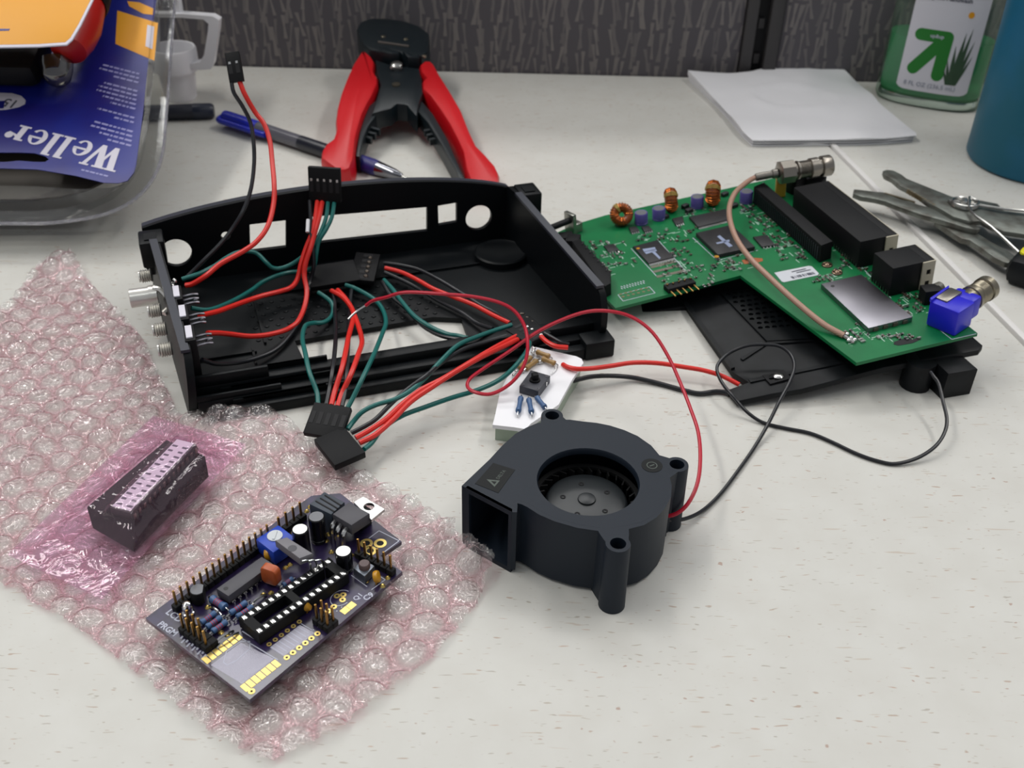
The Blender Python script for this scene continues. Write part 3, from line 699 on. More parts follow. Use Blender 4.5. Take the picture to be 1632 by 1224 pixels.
# screen can of the radio
q = [(92.42,-24.09),(113.29,-24.41),(112.50,-65.05),(90.76,-65.07)]
m = MB(); m.prism(q, .1, 2.6, .2); sc_ = obj('shield_can', m, SHIELD, t, 'dull silver screening can of the radio')
m = MB()
for k in range(9):
    c = lerp(q[2], q[3], (k + .5) / 9.); m.cbox((c[0] + .1, c[1] - .25, .2), (2.2, .3, 1.6), radians(2)) if k % 2 else None
obj('can_slot', m, mat('slot_brown', '5a5148', .5), sc_, kind='stuff')
m = MB(); c = (95.91,-28.11,2.60); m.cyl((c[0], c[1], 2.58), .9, .1, 12); obj('can_hole', m, ICB, sc_)
# printed label
q = [(80.59,-2.25),(98.38,-3.38),(99.38,-4.54),(98.86,-11.65),(97.42,-12.94),(80.43,-12.03),(79.68,-11.02)]
m = MB(); m.prism(q, .03, .15); lb = obj('board_label', m, SILVLAB, t, 'white barcode sticker')
m = MB(); a0 = (85.58,-9.92,0.00); a1 = (97.86,-10.51,0.00); b0_ = (85.02,-5.04,0.00); b1_ = (96.88,-5.36,0.00)
for k in range(26):
    if rnd.random() < .3: continue
    p = lerp(a0, a1, k / 26.); m.cbox((p[0], p[1], .16), (.3 + .25 * rnd.random(), 2.2, .03), radians(4))
for r in range(2):
    for k in range(12):
        p = lerp(b0_, b1_, .3 + k / 20.); m.cbox((p[0] + r * 1.6, p[1] - r * 1.7, .16), (rnd.uniform(.7, 1.4), .8, .03), radians(4))
obj('barcode', m, INK, lb, kind='stuff', smooth=0)
for c in ((106.30,-6.51,0.00), (106.68,-14.73,0.00)):
    m = MB(); m.torus((c[0], c[1], .3), 2.1, .5, (0, 0, 1), 20, 8); m.ball((c[0], c[1], .5), (1.5, 1.5, .9), 14); obj('ground_rivet', m, mat('rivet_bronze', '86715f', .28, .9), t)
m = MB(); m.prism([(96.82,-75.40),(101.71,-74.95),(104.93,-76.95),(107.40,-76.47),(107.95,-78.33),(103.25,-79.38),(96.81,-78.57),(95.50,-76.92)], .02, .12); obj('slotted_hole', m, SLOT, t)
# pin header at the front edge
m = MB(); a = Vector((28.28,2.36,0.00)); b = Vector((40.53,3.00,0.00)); d = (b - a).normalized(); nn = Vector((d.y, -d.x, 0))
R4 = Matrix(((d.x, -d.y, 0, a.x), (d.y, d.x, 0, a.y), (0, 0, 1, 0), (0, 0, 0, 1)))
L = (b - a).length; m.at(R4).box(-1.2, -1, .1, L + 1.2, 4, 2.5, .2); ph = obj('pin_header', m, BLACKM, t)
for k in range(5):
    p = a + d * (L * k / 4); m = MB(); m.at(R4).box(L * k / 4 - .32, -6.2, .9, L * k / 4 + .32, 4, 1.5, .1); m.at(R4).box(L * k / 4 - .32, 2, 1.5, L * k / 4 + .32, 2.6, 3.3); obj('pin', m, GOLDPIN, ph)
# indicator lamp housing, button and bracket at the left edge
q = [(0.48,59.51),(5.22,59.42),(6.54,21.72),(2.60,11.90),(-0.88,10.36),(-1.70,13.92)]
m = MB(); m.prism(q, .1, 6.5, .5); led = obj('lamp_housing', m, BLACKM, t)
m = MB()
for k in range(7):
    p = lerp(q[1], q[2], (k + .6) / 7.5); m.cbox((p[0] - .6, p[1] - 1.8, 6.4), (3.2, .5, .5), .9)
obj('housing_rib', m, ICB, led, kind='stuff')
m = MB(); c = (2.68,63.63,0.00); m.cbox((c[0], c[1], .1), (7, 8, 6), radians(-30), .4); c = (1.81,71.61,0.00); m.cbox((c[0], c[1], .1), (7, 7, 4), radians(-10), .4); obj('switch_block', m, BLACKM, t)
c = (7.48,80.46,0.00)
m = MB(); m.cbox((c[0], c[1], .1), (2.2, 7.5, 11), radians(20), .3); m.cbox((c[0] + 3, c[1], .1), (5, 5, 5), radians(20), .4); br = obj('button_bracket', m, mat('bracket_tin', '9a9b94', .3, .9), t)
m = MB(); m.cyl((c[0] - .5, c[1] - 1, 7.5), 1.7, 13, 14, (-1, -.28, -.02), .3); obj('push_rod', m, BLACK, br)
# reset button at the right
c = (129.31,-53.72,0.00)
m = MB(); m.cbox((c[0], c[1], .1), (8, 6.5, 7), radians(-12), .3); rb = obj('reset_button', m, BLACKM, t)
m = MB(); m.lathe([(2.6, 0), (2.8, .8), (2.8, 3.2), (2.0, 3.8), (.2, 3.4)], 18, (c[0] + 3, c[1] + 1, 4.6), (.95, .25, 0)); obj('button_knob', m, mat('knob_grey', '59584f', .4), rb)
# upper antenna connector and its braided lead
A = Vector((122.24,67.04,15.00)); B = Vector((149.30,63.60,15.00)); d = (B - A).normalized(); L = (B - A).length
m = MB(); m.lathe([(4.2, 0), (6.3, .8), (6.3, 8), (4.6, 8.4)], 8, A - d * 2, d); m.lathe([(4, 6), (4, L * .28), (4.9, L * .3), (4.9, L * .33), (4.2, L * .35), (4.2, L * .55)], 22, A, d)
for k in range(6): m.lathe([(4.2, L * (.36 + k * .032)), (4.6, L * (.372 + k * .032)), (4.2, L * (.386 + k * .032))], 22, A, d, cap=False)
m.lathe([(4.2, L * .55), (5.3, L * .57), (5.3, L * .72), (4.3, L * .74), (4.3, L * .78), (5.6, L * .8), (5.6, L * .97), (5.0, L), (3.6, L), (3.6, L - 4), (1, L - 4)], 24, A, d)
an = obj('antenna_connector', m, NICKEL, t, 'nickel coaxial connector standing above the ports')
m = MB(); m.cbox((A.x + 11, A.y + 3, .2), (8, 7, 9.5), .3, .5); obj('connector_foot', m, BLACKM, an)
fer0 = Vector((108.53,70.81,13.50)); m = MB(); m.lathe([(1.5, 0), (2.0, .6), (2.0, 9), (2.5, 9.5), (2.5, 12)], 16, fer0, (A - fer0)); obj('crimp_ferrule', m, NICKEL, an)
lead = [fer0 + Vector(v) for v in ((5, .6, .2), (0, 0, 0))] + [Vector(v) for v in [(99.27,64.48,14.50),(87.57,53.80,15.50),(76.26,37.17,15.50),(68.35,15.72,14.50),(66.08,-3.29,12.50),(67.55,-19.91,10.00),(70.16,-37.60,7.00),(74.66,-54.29,3.20),(79.56,-64.16,1.20)]]
m = MB(); m.tube(lead, 1.35, 12, 8); obj('braided_lead', m, COAX, t, 'pinkish braided coaxial lead arching over the board')
m = MB()
for c in [(81.84,-63.17),(81.68,-66.36),(82.31,-68.26),(79.69,-67.60)]: m.ball((c[0], c[1], .8), (1.1, 1.0, .9), 10)
m.tube([(79.56,-64.16,1.20),(80.48,-67.15,0.80),(81.33,-69.71,0.50)], .9, 8); obj('lead_solder', m, TIN, t)
# lower antenna connector wrapped in blue tape
A = Vector((124.35,-74.41,0.00)); d = Vector((.93, .36, 0)); n_ = Vector((-.36, .93, 0))
T = Matrix(((d.x, n_.x, 0, A.x), (d.y, n_.y, 0, A.y), (0, 0, 1, 0), (0, 0, 0, 1)))
m = MB(T); m.box(-6.0, -6.5, .1, 6.5, 7.5, 12.2, 1.0); m.box(6, -5.5, 1.8, 13.5, 6.0, 11.8, 1.2); bt = obj('taped_connector', m, BLUEW, t, 'connector body wrapped in bright blue tape')
m = MB(T); m.box(-2.5, 1.5, 11.4, 9, 7.2, 12.9, .4); obj('bare_patch', m, NICKEL, bt)
m = MB(T); m.prism([(-6, 6.6), (8, 7.2), (9.5, 8.4), (-5, 8)], 11.5, 13.2, .2); obj('tape_flap', m, BLUEW, bt)
m = MB(T); L = 29.0; prof = [(5.0, 11), (5.0, 15), (5.6, 15.2), (5.6, 17.2), (4.6, 17.5), (4.6, 19)]
for k in range(6): prof += [(5.0, 19.3 + k * .9), (5.2, 19.6 + k * .9), (5.0, 20 + k * .9)]
prof += [(4.8, 25), (5.6, 25.3), (5.6, L - .5), (5.2, L), (4.0, L), (4.0, L - 5), (1, L - 5)]
m.lathe(prof, 26, (0, .5, 7.0), (1, 0, .0)); obj('connector_barrel', m, BRASS, bt, 'tarnished threaded metal barrel')

# ================================================================ pink bubble wrap
rim = [(-227.11,469.57),(-203.97,439.00),(-177.73,408.64),(-158.75,383.38),(-143.94,360.07),(-133.82,347.05),(-126.98,350.85),(-112.74,345.73),(-99.27,343.26),(-78.01,324.23),(-60.93,308.66),(-45.20,297.19),(-25.26,281.70),(-15.85,276.10),(-1.09,269.56),(-2.07,263.91),(-9.81,238.90),(-20.82,218.88),(-36.60,201.64),(-47.96,189.09),(-65.46,177.95),(-81.69,184.93),(-104.70,201.91),(-127.12,218.08),(-142.97,229.20),(-155.55,235.53),(-169.09,243.46),(-197.84,251.19),(-243.86,281.21),(-271.15,341.40),(-250.70,399.91),(-236.88,418.69),(-238.02,440.38),(-237.89,455.98)]
RIM = np.array([(a[0], a[1]) for a in rim])
def inside(P, R):
    x, y = P[:, 0], P[:, 1]; c = np.zeros(len(P), bool); n = len(R)
    for i in range(n):
        x1, y1 = R[i]; x2, y2 = R[i - 1]
        k = ((y1 > y) != (y2 > y)); c ^= k & (x < (x2 - x1) * (y - y1) / (y2 - y1 + 1e-12) + x1)
    return c
lo = RIM.min(0) - 2; hi = RIM.max(0) + 2
STEP = .72
nx = int((hi[0] - lo[0]) / STEP); ny = int((hi[1] - lo[1]) / STEP)
gx, gy = np.meshgrid(lo[0] + np.arange(nx) * STEP, lo[1] + np.arange(ny) * STEP)
P2 = np.stack([gx.ravel(), gy.ravel()], 1)
rs = np.random.RandomState(3)
PITCH = 11.2; ang = radians(-38)
ca, sa = cos(ang), sin(ang)
jx = np.array([noise.noise((p[0] * .035, p[1] * .035, 11)) for p in P2]) * 4.2; jy = np.array([noise.noise((p[0] * .035, p[1] * .035, 17)) for p in P2]) * 4.2
P0_ = P2; P2 = P2 + np.stack([jx, jy], 1)
u_ = (P2[:, 0] * ca + P2[:, 1] * sa) / PITCH; v_ = (-P2[:, 0] * sa + P2[:, 1] * ca) / (PITCH * .866)
best = np.full(len(P2), 9.); bid = np.zeros((len(P2), 2), int)
for dv in (-1, 0, 1):
    for du in (-1, 0, 1):
        r = np.floor(v_ + .5) + dv; c = np.floor(u_ - .5 * (r % 2) + .5) + du
        dx = (u_ - c - .5 * (r % 2)) * PITCH; dy = (v_ - r) * PITCH * .866
        d = np.hypot(dx, dy); k = d < best
        best = np.where(k, d, best); bid[k, 0] = c[k]; bid[k, 1] = r[k]
P2 = P0_
def h01(a, b, s=0):
    q = np.sin(a * 127.1 + b * 311.7 + s * 74.7) * 43758.5453; return q - np.floor(q)
full = .45 + .6 * h01(bid[:, 0], bid[:, 1])
rr = np.clip(best / 4.95, 0, 1)
dome = (1 - rr ** 3.2) ** .62 * 3.6 * full
wr = np.array([abs(noise.noise((p[0] * .30 + .2 * p[1], p[1] * .26, 0))) * 1.6 - .4 + .7 * noise.noise((p[0] * .8 + 9, p[1] * .62, 3)) for p in P2])
dome *= 1 + .5 * wr * (1 - .3 * rr)
weld = np.clip((best - 4.3) / .7, 0, 1)
tilt = (h01(bid[:, 0], bid[:, 1], 2) - .5) * .5
wav = np.array([noise.noise((p[0] * .018, p[1] * .018, 5)) for p in P2])
basez = .9 + 1.1 * np.clip(wav + .4, 0, 1)
def bump(cx, cy, s, h): return h * np.exp(-((P2[:, 0] - cx) ** 2 + (P2[:, 1] - cy) ** 2) / (2 * s * s))
b1 = (-111.53,331.40,5.00); b2 = (-9.70,262.55,5.00); b3 = (-222.36,457.26,3.00); b4 = (-136.57,358.27,3.00)
basez = basez + bump(b1[0], b1[1], 12, 6) + bump(b2[0], b2[1], 8, 8) + bump(b3[0], b3[1], 8, 7) + bump(b4[0], b4[1], 8, 2)
# pressed flat under the board and the little bag
def soft(poly, edge=4.):
    R = np.array(poly); ins = inside(P2, R); d = np.full(len(P2), 1e9)
    for i in range(len(R)):
        a, b = R[i - 1], R[i]; e = b - a; tt = np.clip(((P2 - a) @ e) / (e @ e), 0, 1); d = np.minimum(d, np.hypot(*(P2 - a - tt[:, None] * e).T))
    return np.where(ins, 1, np.clip(1 - d / edge, 0, 1))
bfoot = [(a[0], a[1]) for a in [(-113.60,224.31),(-71.28,284.98),(-36.63,261.29),(-35.00,247.09),(-74.25,194.35)]]
bagfoot = [(a[0], a[1]) for a in [(-169.83,253.70),(-141.66,331.43),(-102.70,314.20),(-132.03,234.97)]]
pb, pg = soft(bfoot), soft(bagfoot)
Z = basez * (1 - .6 * pb) * (1 - .5 * pg) + dome * (1 - .30 * pb) * (1 - .35 * pg)
Z = np.where(pb > .01, np.minimum(Z, 7.2 - 2.2 * pb), Z); Z = np.where(pg > .3, np.minimum(Z, 4.0), Z)
Zb = np.clip(basez * (1 - .6 * pb) - .5, .3, None)
ex_fan = [(a[0], a[1]) for a in [(-18.48,270.51),(-17.80,291.10),(-2.89,302.29),(21.70,330.03),(69.46,308.65),(63.60,261.54),(36.55,233.61),(4.61,255.06),(-0.63,258.46)]]
fw = [(a[0], a[1]) for a in [(-14.81,267.27),(-5.69,281.84),(2.94,296.28),(10.43,302.48),(26.74,303.88),(44.74,296.47),(51.74,285.07),(53.56,271.09),(47.20,255.85),(34.86,241.12),(22.68,250.50),(10.92,256.06),(4.92,261.06),(1.03,255.70)]]
fcx, fcy = sum(a[0] for a in fw) / len(fw), sum(a[1] for a in fw) / len(fw)
fw = [(fcx + (x - fcx) * 1.07, fcy + (y - fcy) * 1.07) for x, y in fw]
ex_case = [(a[0], a[1]) for a in [(-134.97,336.99),(-140.79,348.79),(-154.07,371.14),(-171.38,405.89),(-163.86,459.15),(25.95,488.67),(46.12,394.64),(-29.90,346.78),(-95.15,341.14),(-123.42,335.78)]]
ins = (inside(P2, RIM) & ~inside(P2, np.array(ex_fan)) & ~inside(P2, np.array(fw)) & ~inside(P2, np.array(ex_case))).reshape(ny, nx)
def sheet(Zv, st=1):
    vid = -np.ones((ny, nx), int); vs = []; fs = []; wl = []
    Wg = weld.reshape(ny, nx)
    Zg = Zv.reshape(ny, nx)
    for j in range(0, ny - st, st):
        for i in range(0, nx - st, st):
            if ins[j, i] and ins[j + st, i] and ins[j, i + st] and ins[j + st, i + st]:
                q = []
                for jj, ii in ((j, i), (j, i + st), (j + st, i + st), (j + st, i)):
                    if vid[jj, ii] < 0: vid[jj, ii] = len(vs); vs.append((gx[jj, ii], gy[jj, ii], Zg[jj, ii])); wl.append(float(Wg[jj, ii]))
                    q.append(vid[jj, ii])
                fs.append(tuple(q))
    sheet.wl = wl
    return vs, fs
t = thing('bubble_wrap', 'crumpled sheet of pink antistatic bubble wrap spread on the desk at left', 'bubble wrap', loc(-100, 270))
m = wmb(t); m.add(*sheet(Z)); bf = obj('bubble_film', m, WRAP, t, smooth=60)
atr = bf.data.attributes.new('weld', 'FLOAT', 'POINT'); atr.data.foreach_set('value', sheet.wl)
m = wmb(t); m.add(*sheet(Zb, 3)); obj('backing_film', m, WRAPB, t, smooth=60)

# ================================================================ small pink bag with a chip in foam
CH = FRM('chip')
t = thing('foam_block', 'black conductive foam block inside the pink bag, under the labelled chip', 'foam', CH)
q = [(18.39,3.18),(15.94,-15.31),(-27.37,-14.77),(-22.98,6.03)]
m = MB(); m.prism([(a[0], a[1]) for a in q], -3.6, 6.8, .8); obj('foam_body', m, FOAM, t)
t = thing('microchip', 'long 28-pin chip with a white printed label, pressed into the black foam', 'chip', CH)
a = (-23.49,-4.67,10.50); b = (16.65,-3.20,10.50); c_ = (15.04,-11.95,10.50)
d = Vector((b[0] - a[0], b[1] - a[1], 0)); L = d.length; d.normalize(); nn = Vector((d.y, -d.x, 0)); Wd = (Vector(c_) - Vector(b)).dot(nn)
T = Matrix(((d.x, -nn.x, 0, a[0]), (d.y, -nn.y, 0, a[1]), (0, 0, 1, 0), (0, 0, 0, 1)))
m = MB(T); m.box(0, -Wd, 6.9, L, 0, 10.3, .5); obj('chip_body', m, ICB, t)
m = MB(T); m.box(.8, -Wd + .9, 10.3, L - .5, -.6, 10.45); lb = obj('chip_label', m, WHITET, t, 'white paper label printed in rows')
m = MB(T)
for k in range(13):
    for s in (0, 1):
        m.box(2.2 + k * (L - 4) / 13., -Wd + 1.3 + s * Wd * .48 + .3 * (k % 2), 10.46, 3.2 + k * (L - 4) / 13., -Wd + 1.3 + s * Wd * .48 + 2.2, 10.49)
obj('label_print', m, INK, lb, kind='stuff', smooth=0)
m0 = MB(T); x = 0
for k in range(14):
    for s in (0, 1):
        m = MB(T); x = 1.3 + k * (L - 2.6) / 13; y = .15 if s else -Wd - .15
        m.box(x - .65, y - .15, 5.6, x + .65, y + .15, 9.0, .1); obj('chip_leg', m, mat('leg_tin', '8a8078', .35, .9) if not (k or s) else bpy.data.materials['leg_tin'], t)
t = thing('antistatic_bag', 'small pink see-through plastic bag holding the chip, lying on the bubble wrap', 'bag', CH)
Tinv = T.inverted(); L_ = L
Q = [(-44.78,23.68),(38.47,25.67),(36.90,-18.16),(-49.52,-18.82)]
Q = [(a[0], a[1]) for a in Q]
fq = [(a[0], a[1]) for a in q]
def bagz(x, y, a, b):
    R = fq; d = 1e9; ins_ = True
    for i in range(4):
        p, r = Vector(R[i - 1]), Vector(R[i]); e = r - p; tt = max(0, min(1, (Vector((x, y)) - p).dot(e) / e.dot(e))); d = min(d, (Vector((x, y)) - p - e * tt).length)
    A = [((R[i][0] - R[i - 1][0]) * (y - R[i - 1][1]) - (R[i][1] - R[i - 1][1]) * (x - R[i - 1][0])) for i in range(4)]
    ins_ = all(v > 0 for v in A) or all(v < 0 for v in A)
    cl = Tinv @ Vector((x, y, 0)); dc = max(-cl.x - .3, cl.x - L_ - .3, cl.y - .3, -Wd - .3 - cl.y, 0)
    if ins_ or dc == 0: k = max(0, 1 - dc / 2.0); z = 7.5 + 3.9 * k * k * (3 - 2 * k)
    else:
        k = max(0, 1 - d / 13.); z = -2.4 + 9.9 * (k ** 1.4) * (.75 + .25 * k)
        if d < 1.0: z = max(z, 7.2)
    edge = min(a, 1 - a, b, 1 - b) * 14
    z += (.55 * noise.noise((x * .22, y * .22, 1)) + .3 * noise.noise((x * .55, y * .5, 8))) * (1 if not ins_ else .12)
    return max(z, -2.6 + .4 * min(1, edge)) if edge > .2 else -2.6
m = MB(); n1, n2 = 84, 52; vs = []; fs = []
for i in range(n1 + 1):
    for j in range(n2 + 1):
        a, b = i / n1, j / n2; x, y = bil(Q, a, b); vs.append((x, y, bagz(x, y, a, b)))
for i in range(n1):
    for j in range(n2): k = i * (n2 + 1) + j; fs.append((k, k + n2 + 1, k + n2 + 2, k + 1))
m.add(vs, fs); obj('bag_front', m, BAGM, t, smooth=60)
m = MB(); m.add([(x, y, -3.2) for n, (x, y) in enumerate(Q)], [(0, 1, 2, 3)]); obj('bag_back', m, BAGM, t)

# ================================================================ purple microcontroller board
BR = FRM('brd')
t = thing('controller_board', 'dark purple circuit board crowded with parts and gilt pin headers, on the bubble wrap', 'circuit board', BR)
q = [(0.00,0.00),(72.43,1.68),(79.87,-5.41),(75.36,-39.46),(65.76,-38.53),(64.99,-49.21),(-0.50,-49.26)]
m = MB(); m.prism(q, -1.6, 0); obj('board', m, PURP, t)
def P(p): return Vector(p)
def pins(par, pts, r=.42, z0=0, z1=8.6, mt=None):
    for p in pts:
        m = MB(); m.cbox((p[0], p[1], z0), (r * 1.7, r * 1.7, z1 - z0), 0, .15); obj('pin', m, mt or GOLDPIN, par)
def strip(a, b, n, w=2.5, h=2.5, over=1.27, name='pin_header'):
    a, b = P(a), P(b); d = (b - a).normalized(); m = MB()
    for k in range(n):
        c = a + (b - a) * (k / (n - 1)); m.cbox((c.x, c.y, .05), ((b - a).length / (n - 1) * .98, w, h), math.atan2(d.y, d.x), .35)
    return obj(name, m, BLACKM, t)
a, b = (8.41,-5.00,2.50), (46.72,-4.93,2.50)
h = strip(a, b, 16); pins(h, [lerp(a, b, k / 15.) for k in range(16)])
a, b = (51.61,-5.14,2.50), (61.37,-5.25,2.50)
h = strip(a, b, 4); pins(h, [lerp(a, b, k / 3.) for k in range(4)])
a, b = (60.85,-33.60,2.50), (61.98,-47.08,2.50)
h = strip(a, b, 6, 2.4, 2.5); pins(h, [lerp(a, b, k / 5.) for k in range(6)])
a, b = (3.71,-14.36,2.50), (3.71,-25.06,2.50)
h = strip(a, b, 5); pins(h, [lerp(a, b, k / 4.) for k in range(5)])
a2, b2_ = (5.87,-14.65,2.50), (5.99,-25.19,2.50)
h = strip(a2, b2_, 5); pins(h, [lerp(a2, b2_, k / 4.) for k in range(3)])
a, b = (31.91,-43.66,2.50), (32.00,-48.27,2.50)
h = strip(a, b, 3); pins(h, [lerp(a, b, k / 2.) for k in range(3)], mt=GOLDPIN)
a, b = (34.27,-43.73,2.50), (34.34,-48.36,2.50)
h = strip(a, b, 3); pins(h, [lerp(a, b, k / 2.) for k in range(3)])
def boxat(name, q, z0, z1, mt, lbl=None, bev=.25, par=None):
    m = MB(); m.prism([(p[0], p[1]) for p in q], z0, z1, bev); return obj(name, m, mt, par or t, lbl)
def legs(par, q, n, sides, out=.9, zt=1.6):
    cx = sum(p[0] for p in q) / 4; cy = sum(p[1] for p in q) / 4
    for s in sides:
        a, b = P((*q[s][:2], 0)), P((*q[(s + 1) % 4][:2], 0)); d = b - a; nn = Vector((d.y, -d.x, 0)).normalized()
        if nn.dot(a - Vector((cx, cy, 0))) < 0: nn = -nn
        for i in range(n):
            p = a + d * ((i + .5) / n) + nn * .1; m = MB(); T = Matrix.Translation(p) @ Matrix.Rotation(math.atan2(d.y, d.x), 4, 'Z')
            m.at(T).box(-.6, -.05, zt - .3, .6, .3, zt); m.at(T).box(-.6, 0 if nn.dot(Vector((-d.y, d.x, 0))) > 0 else -out, zt - .35, .6, out if nn.dot(Vector((-d.y, d.x, 0))) > 0 else 0, zt)
            m.at(T).box(-.25, (out - .25) if nn.dot(Vector((-d.y, d.x, 0))) > 0 else -out, .02, .25, out if nn.dot(Vector((-d.y, d.x, 0))) > 0 else -out + .25, zt)
            obj('chip_leg', m, TIN, par)
q = [(19.66,-11.10),(38.18,-11.44),(38.35,-16.71),(19.89,-16.56)]
ic = boxat('driver_chip', q, 1.0, 4.3, ICG, None, .3); legs(ic, q, 8, (0, 2))
m = MB(); c = (21.51,-13.43,4.30); m.cyl((c[0], c[1], 4.28), .8, .06, 14); obj('chip_dimple', m, ICB, ic)
# long chip socket with its contacts
q = [(p[0], p[1]) for p in [(16.12,-27.04),(49.85,-31.75),(50.06,-37.00),(15.85,-35.94)]]
a, b = Vector(q[0]), Vector(q[1]); c_ = Vector(q[3])
dx = ((b - a) + (Vector(q[2]) - c_)).normalized(); L = 35.6; dy = Vector((-dx.y, dx.x)); Wd = 10.2; o = (a + b + Vector(q[2]) + c_) / 4 - dx * L / 2 - dy * Wd / 2
T = Matrix(((dx.x, dy.x, 0, o.x), (dx.y, dy.y, 0, o.y), (0, 0, 1, 0), (0, 0, 0, 1)))
m = MB(T); m.plate([(0, 0), (L, 0), (L, Wd), (0, Wd)], [rrect(3.2, 2.9, 15.6, 7.3, .3, 2), rrect(18.2, 2.9, L - 3.2, 7.3, .3, 2)], .6, 4.8)
so = obj('chip_socket', m, BLACKM, t, 'empty black 28-way chip socket')
for k in range(14):
    for s in (0, 1):
        x = 1.3 + k * 2.54; y = 1.3 if s == 0 else Wd - 1.3; m = MB(T)
        m.box(x - .62, y - .95, 4.6, x + .62, y + .95, 5.0, .12); m.box(x - .22, y - .3, 4.9, x + .22, y + .3, 5.05); m.box(x - .2, y - .2, 0, x + .2, y + .2, .7)
        obj('socket_contact', m, TIN, so)
m = MB(T)
for k in range(15):
    for s in (0, 1): x = .15 + k * 2.53; m.box(x - .1, 0 if s == 0 else Wd - 2.4, 4.8, x + .1, 2.4 if s == 0 else Wd, 5.1)
obj('socket_rib', m, BLACKM, so, kind='stuff', smooth=0)
# ceramic and amber capacitors
def disc(px, r, th, mt, dirn, z, lbl=None, k=1.):
    m = MB(); T = Matrix.Translation((px[0], px[1], z)) @ zto(dirn) @ Matrix.Diagonal((1, k, 1, 1)); m.at(T).lathe([(r * .55, -th / 2), (r * .9, -th * .38), (r, 0), (r * .9, th * .38), (r * .55, th / 2)], 20)
    for s in (-1, 1): m.tube([(px[0] + s * r * .4, px[1] + s * .4, z - r * .6), (px[0] + s * r * .4, px[1] + s * .4, 0)], .25, 5, 1, False)
    return obj('disc_capacitor', m, mt, t, lbl)
m = MB(); c = (34.27,-20.23,0.00); T = Matrix.Translation((c[0], c[1], 1.2)) @ Matrix.Rotation(radians(-75), 4, 'Z') @ Matrix.Rotation(pi / 2, 4, 'X')
m.at(T).prism(rrect(-3.0, 0, 3.0, 7.0, 1.6, 4), -1.4, 1.4, .6); obj('film_capacitor', m, BROWNCAP, t, 'orange brown slab capacitor')
for c in ((41.34,-10.83,0.00), (56.31,-46.05,0.00), (33.80,-37.41,0.00)): disc(c, 2.1, 2.0, YELCAP, (.6, -.8, .3), 2.6, 'small amber bead capacitor')
# blue trimmer and the grey tilted regulator in front of it
c = (45.57,-10.45,0.00)
m = MB(); m.cbox((c[0], c[1], .4), (9.5, 9.5, 6), radians(-4), .5); tr = obj('trimmer', m, mat('trimmer_blue', '2247b8', .4), t, 'blue square trimmer')
m = MB(); m.cyl((c[0] + .5, c[1] + 1, 6.3), 2.6, .5, 16); m.cbox((c[0] + .5, c[1] + 1, 6.8), (4, .8, .3), .6); obj('trimmer_screw', m, mat('screw_white', 'c9ced2', .4), tr)
q = [(42.43,-14.16),(45.87,-16.10),(45.90,-28.19),(41.68,-26.54)]
T = Matrix.Identity(4)
m = MB(); m.prism([(p[0], p[1]) for p in q], 7.2, 10.2, .3); rg = obj('power_transistor', m, mat('package_grey', '77757a', .45), t, 'grey flat power transistor with a dimple')
m = MB(); c = (43.33,-21.42,10.20); m.cyl((c[0], c[1], 10.2), 1.5, .06, 16); obj('dimple', m, ICG, rg)
m = MB()
for k in (-1, 0, 1): c = (43.83,-28.33,9.00); m.tube([(c[0] + k * 1.4, c[1] - k * 1.6, 8.6), (c[0] + 1.5 + k * 1.4, c[1] - 1.5 - k * 1.6, 8), (c[0] + 1.8 + k * 1.4, c[1] - 1.8 - k * 1.6, 0)], .35, 6, 4)
obj('transistor_leg', m, TIN, rg, kind='stuff')
for c, top in (((50.61,-17.29,11.00), TIN), ((58.23,-17.06,11.00), CAPGREY), ((53.94,-33.77,8.50), TIN)):
    hgt = c[2]; m = MB(); m.lathe([(2.7, .2), (2.8, .5), (2.8, 1.4), (2.55, 1.6), (2.8, 1.9), (2.8, hgt - .3), (2.5, hgt)], 22, (c[0], c[1], 0)); e = obj('electrolytic_capacitor', m, BLACKG, t)
    m = MB(); m.lathe([(2.4, hgt), (.2, hgt + .05)], 22, (c[0], c[1], .03)); obj('capacitor_top', m, CAPTOP if top is TIN else CAPGREY, e, 'shiny metal capacitor top' if top is TIN else 'dull grey capacitor top')
# voltage regulator lying across: body, tab, three legs; and a second black block beside it
q = [(63.23,-19.59),(70.97,-19.63),(71.28,-29.11),(63.24,-28.45)]
v = boxat('voltage_regulator', q, 5.6, 10, ICG, 'black voltage regulator with a tinned tab', .35)
tq = [(p[0], p[1]) for p in [(73.32,-19.52),(77.46,-20.01),(77.39,-30.20),(70.69,-30.39)]]
hc = (74.95,-25.13,8.00)
m = MB(); m.plate(tq, [ell(hc[0], hc[1], 1.9, 1.9, 18)], 7, 8.2); obj('regulator_tab', m, TABW, v, 'pale tinned heat tab with a round hole')
for p0, p1 in (((63.00,-20.80,8.00), (60.25,-21.80,8.00)), ((62.88,-23.61,8.00), (60.14,-24.58,8.00)), ((62.76,-26.39,8.00), (60.03,-27.34,8.00))):
    m = MB(); m.tube([(p0[0], p0[1], 7.6), lerp((p0[0], p0[1], 7.6), (p1[0], p1[1], 7.4), .7), (p1[0], p1[1], 6), (p1[0], p1[1], 0)], .75, 6, 4); obj('regulator_leg', m, TIN, v)
m = MB(); m.cbox((hc[0] - 2, hc[1] + 2, .1), (5, 5, 7), 0, .3); obj('regulator_stand', m, BLACKM, v)
q = [(62.20,-9.36),(69.97,-8.69),(70.40,-18.04),(63.11,-19.06)]
v = boxat('power_socket', q, 0.1, 9.5, mat('socket_slate', '39414c', .5), 'dark slate power socket block', .4)
m = MB()
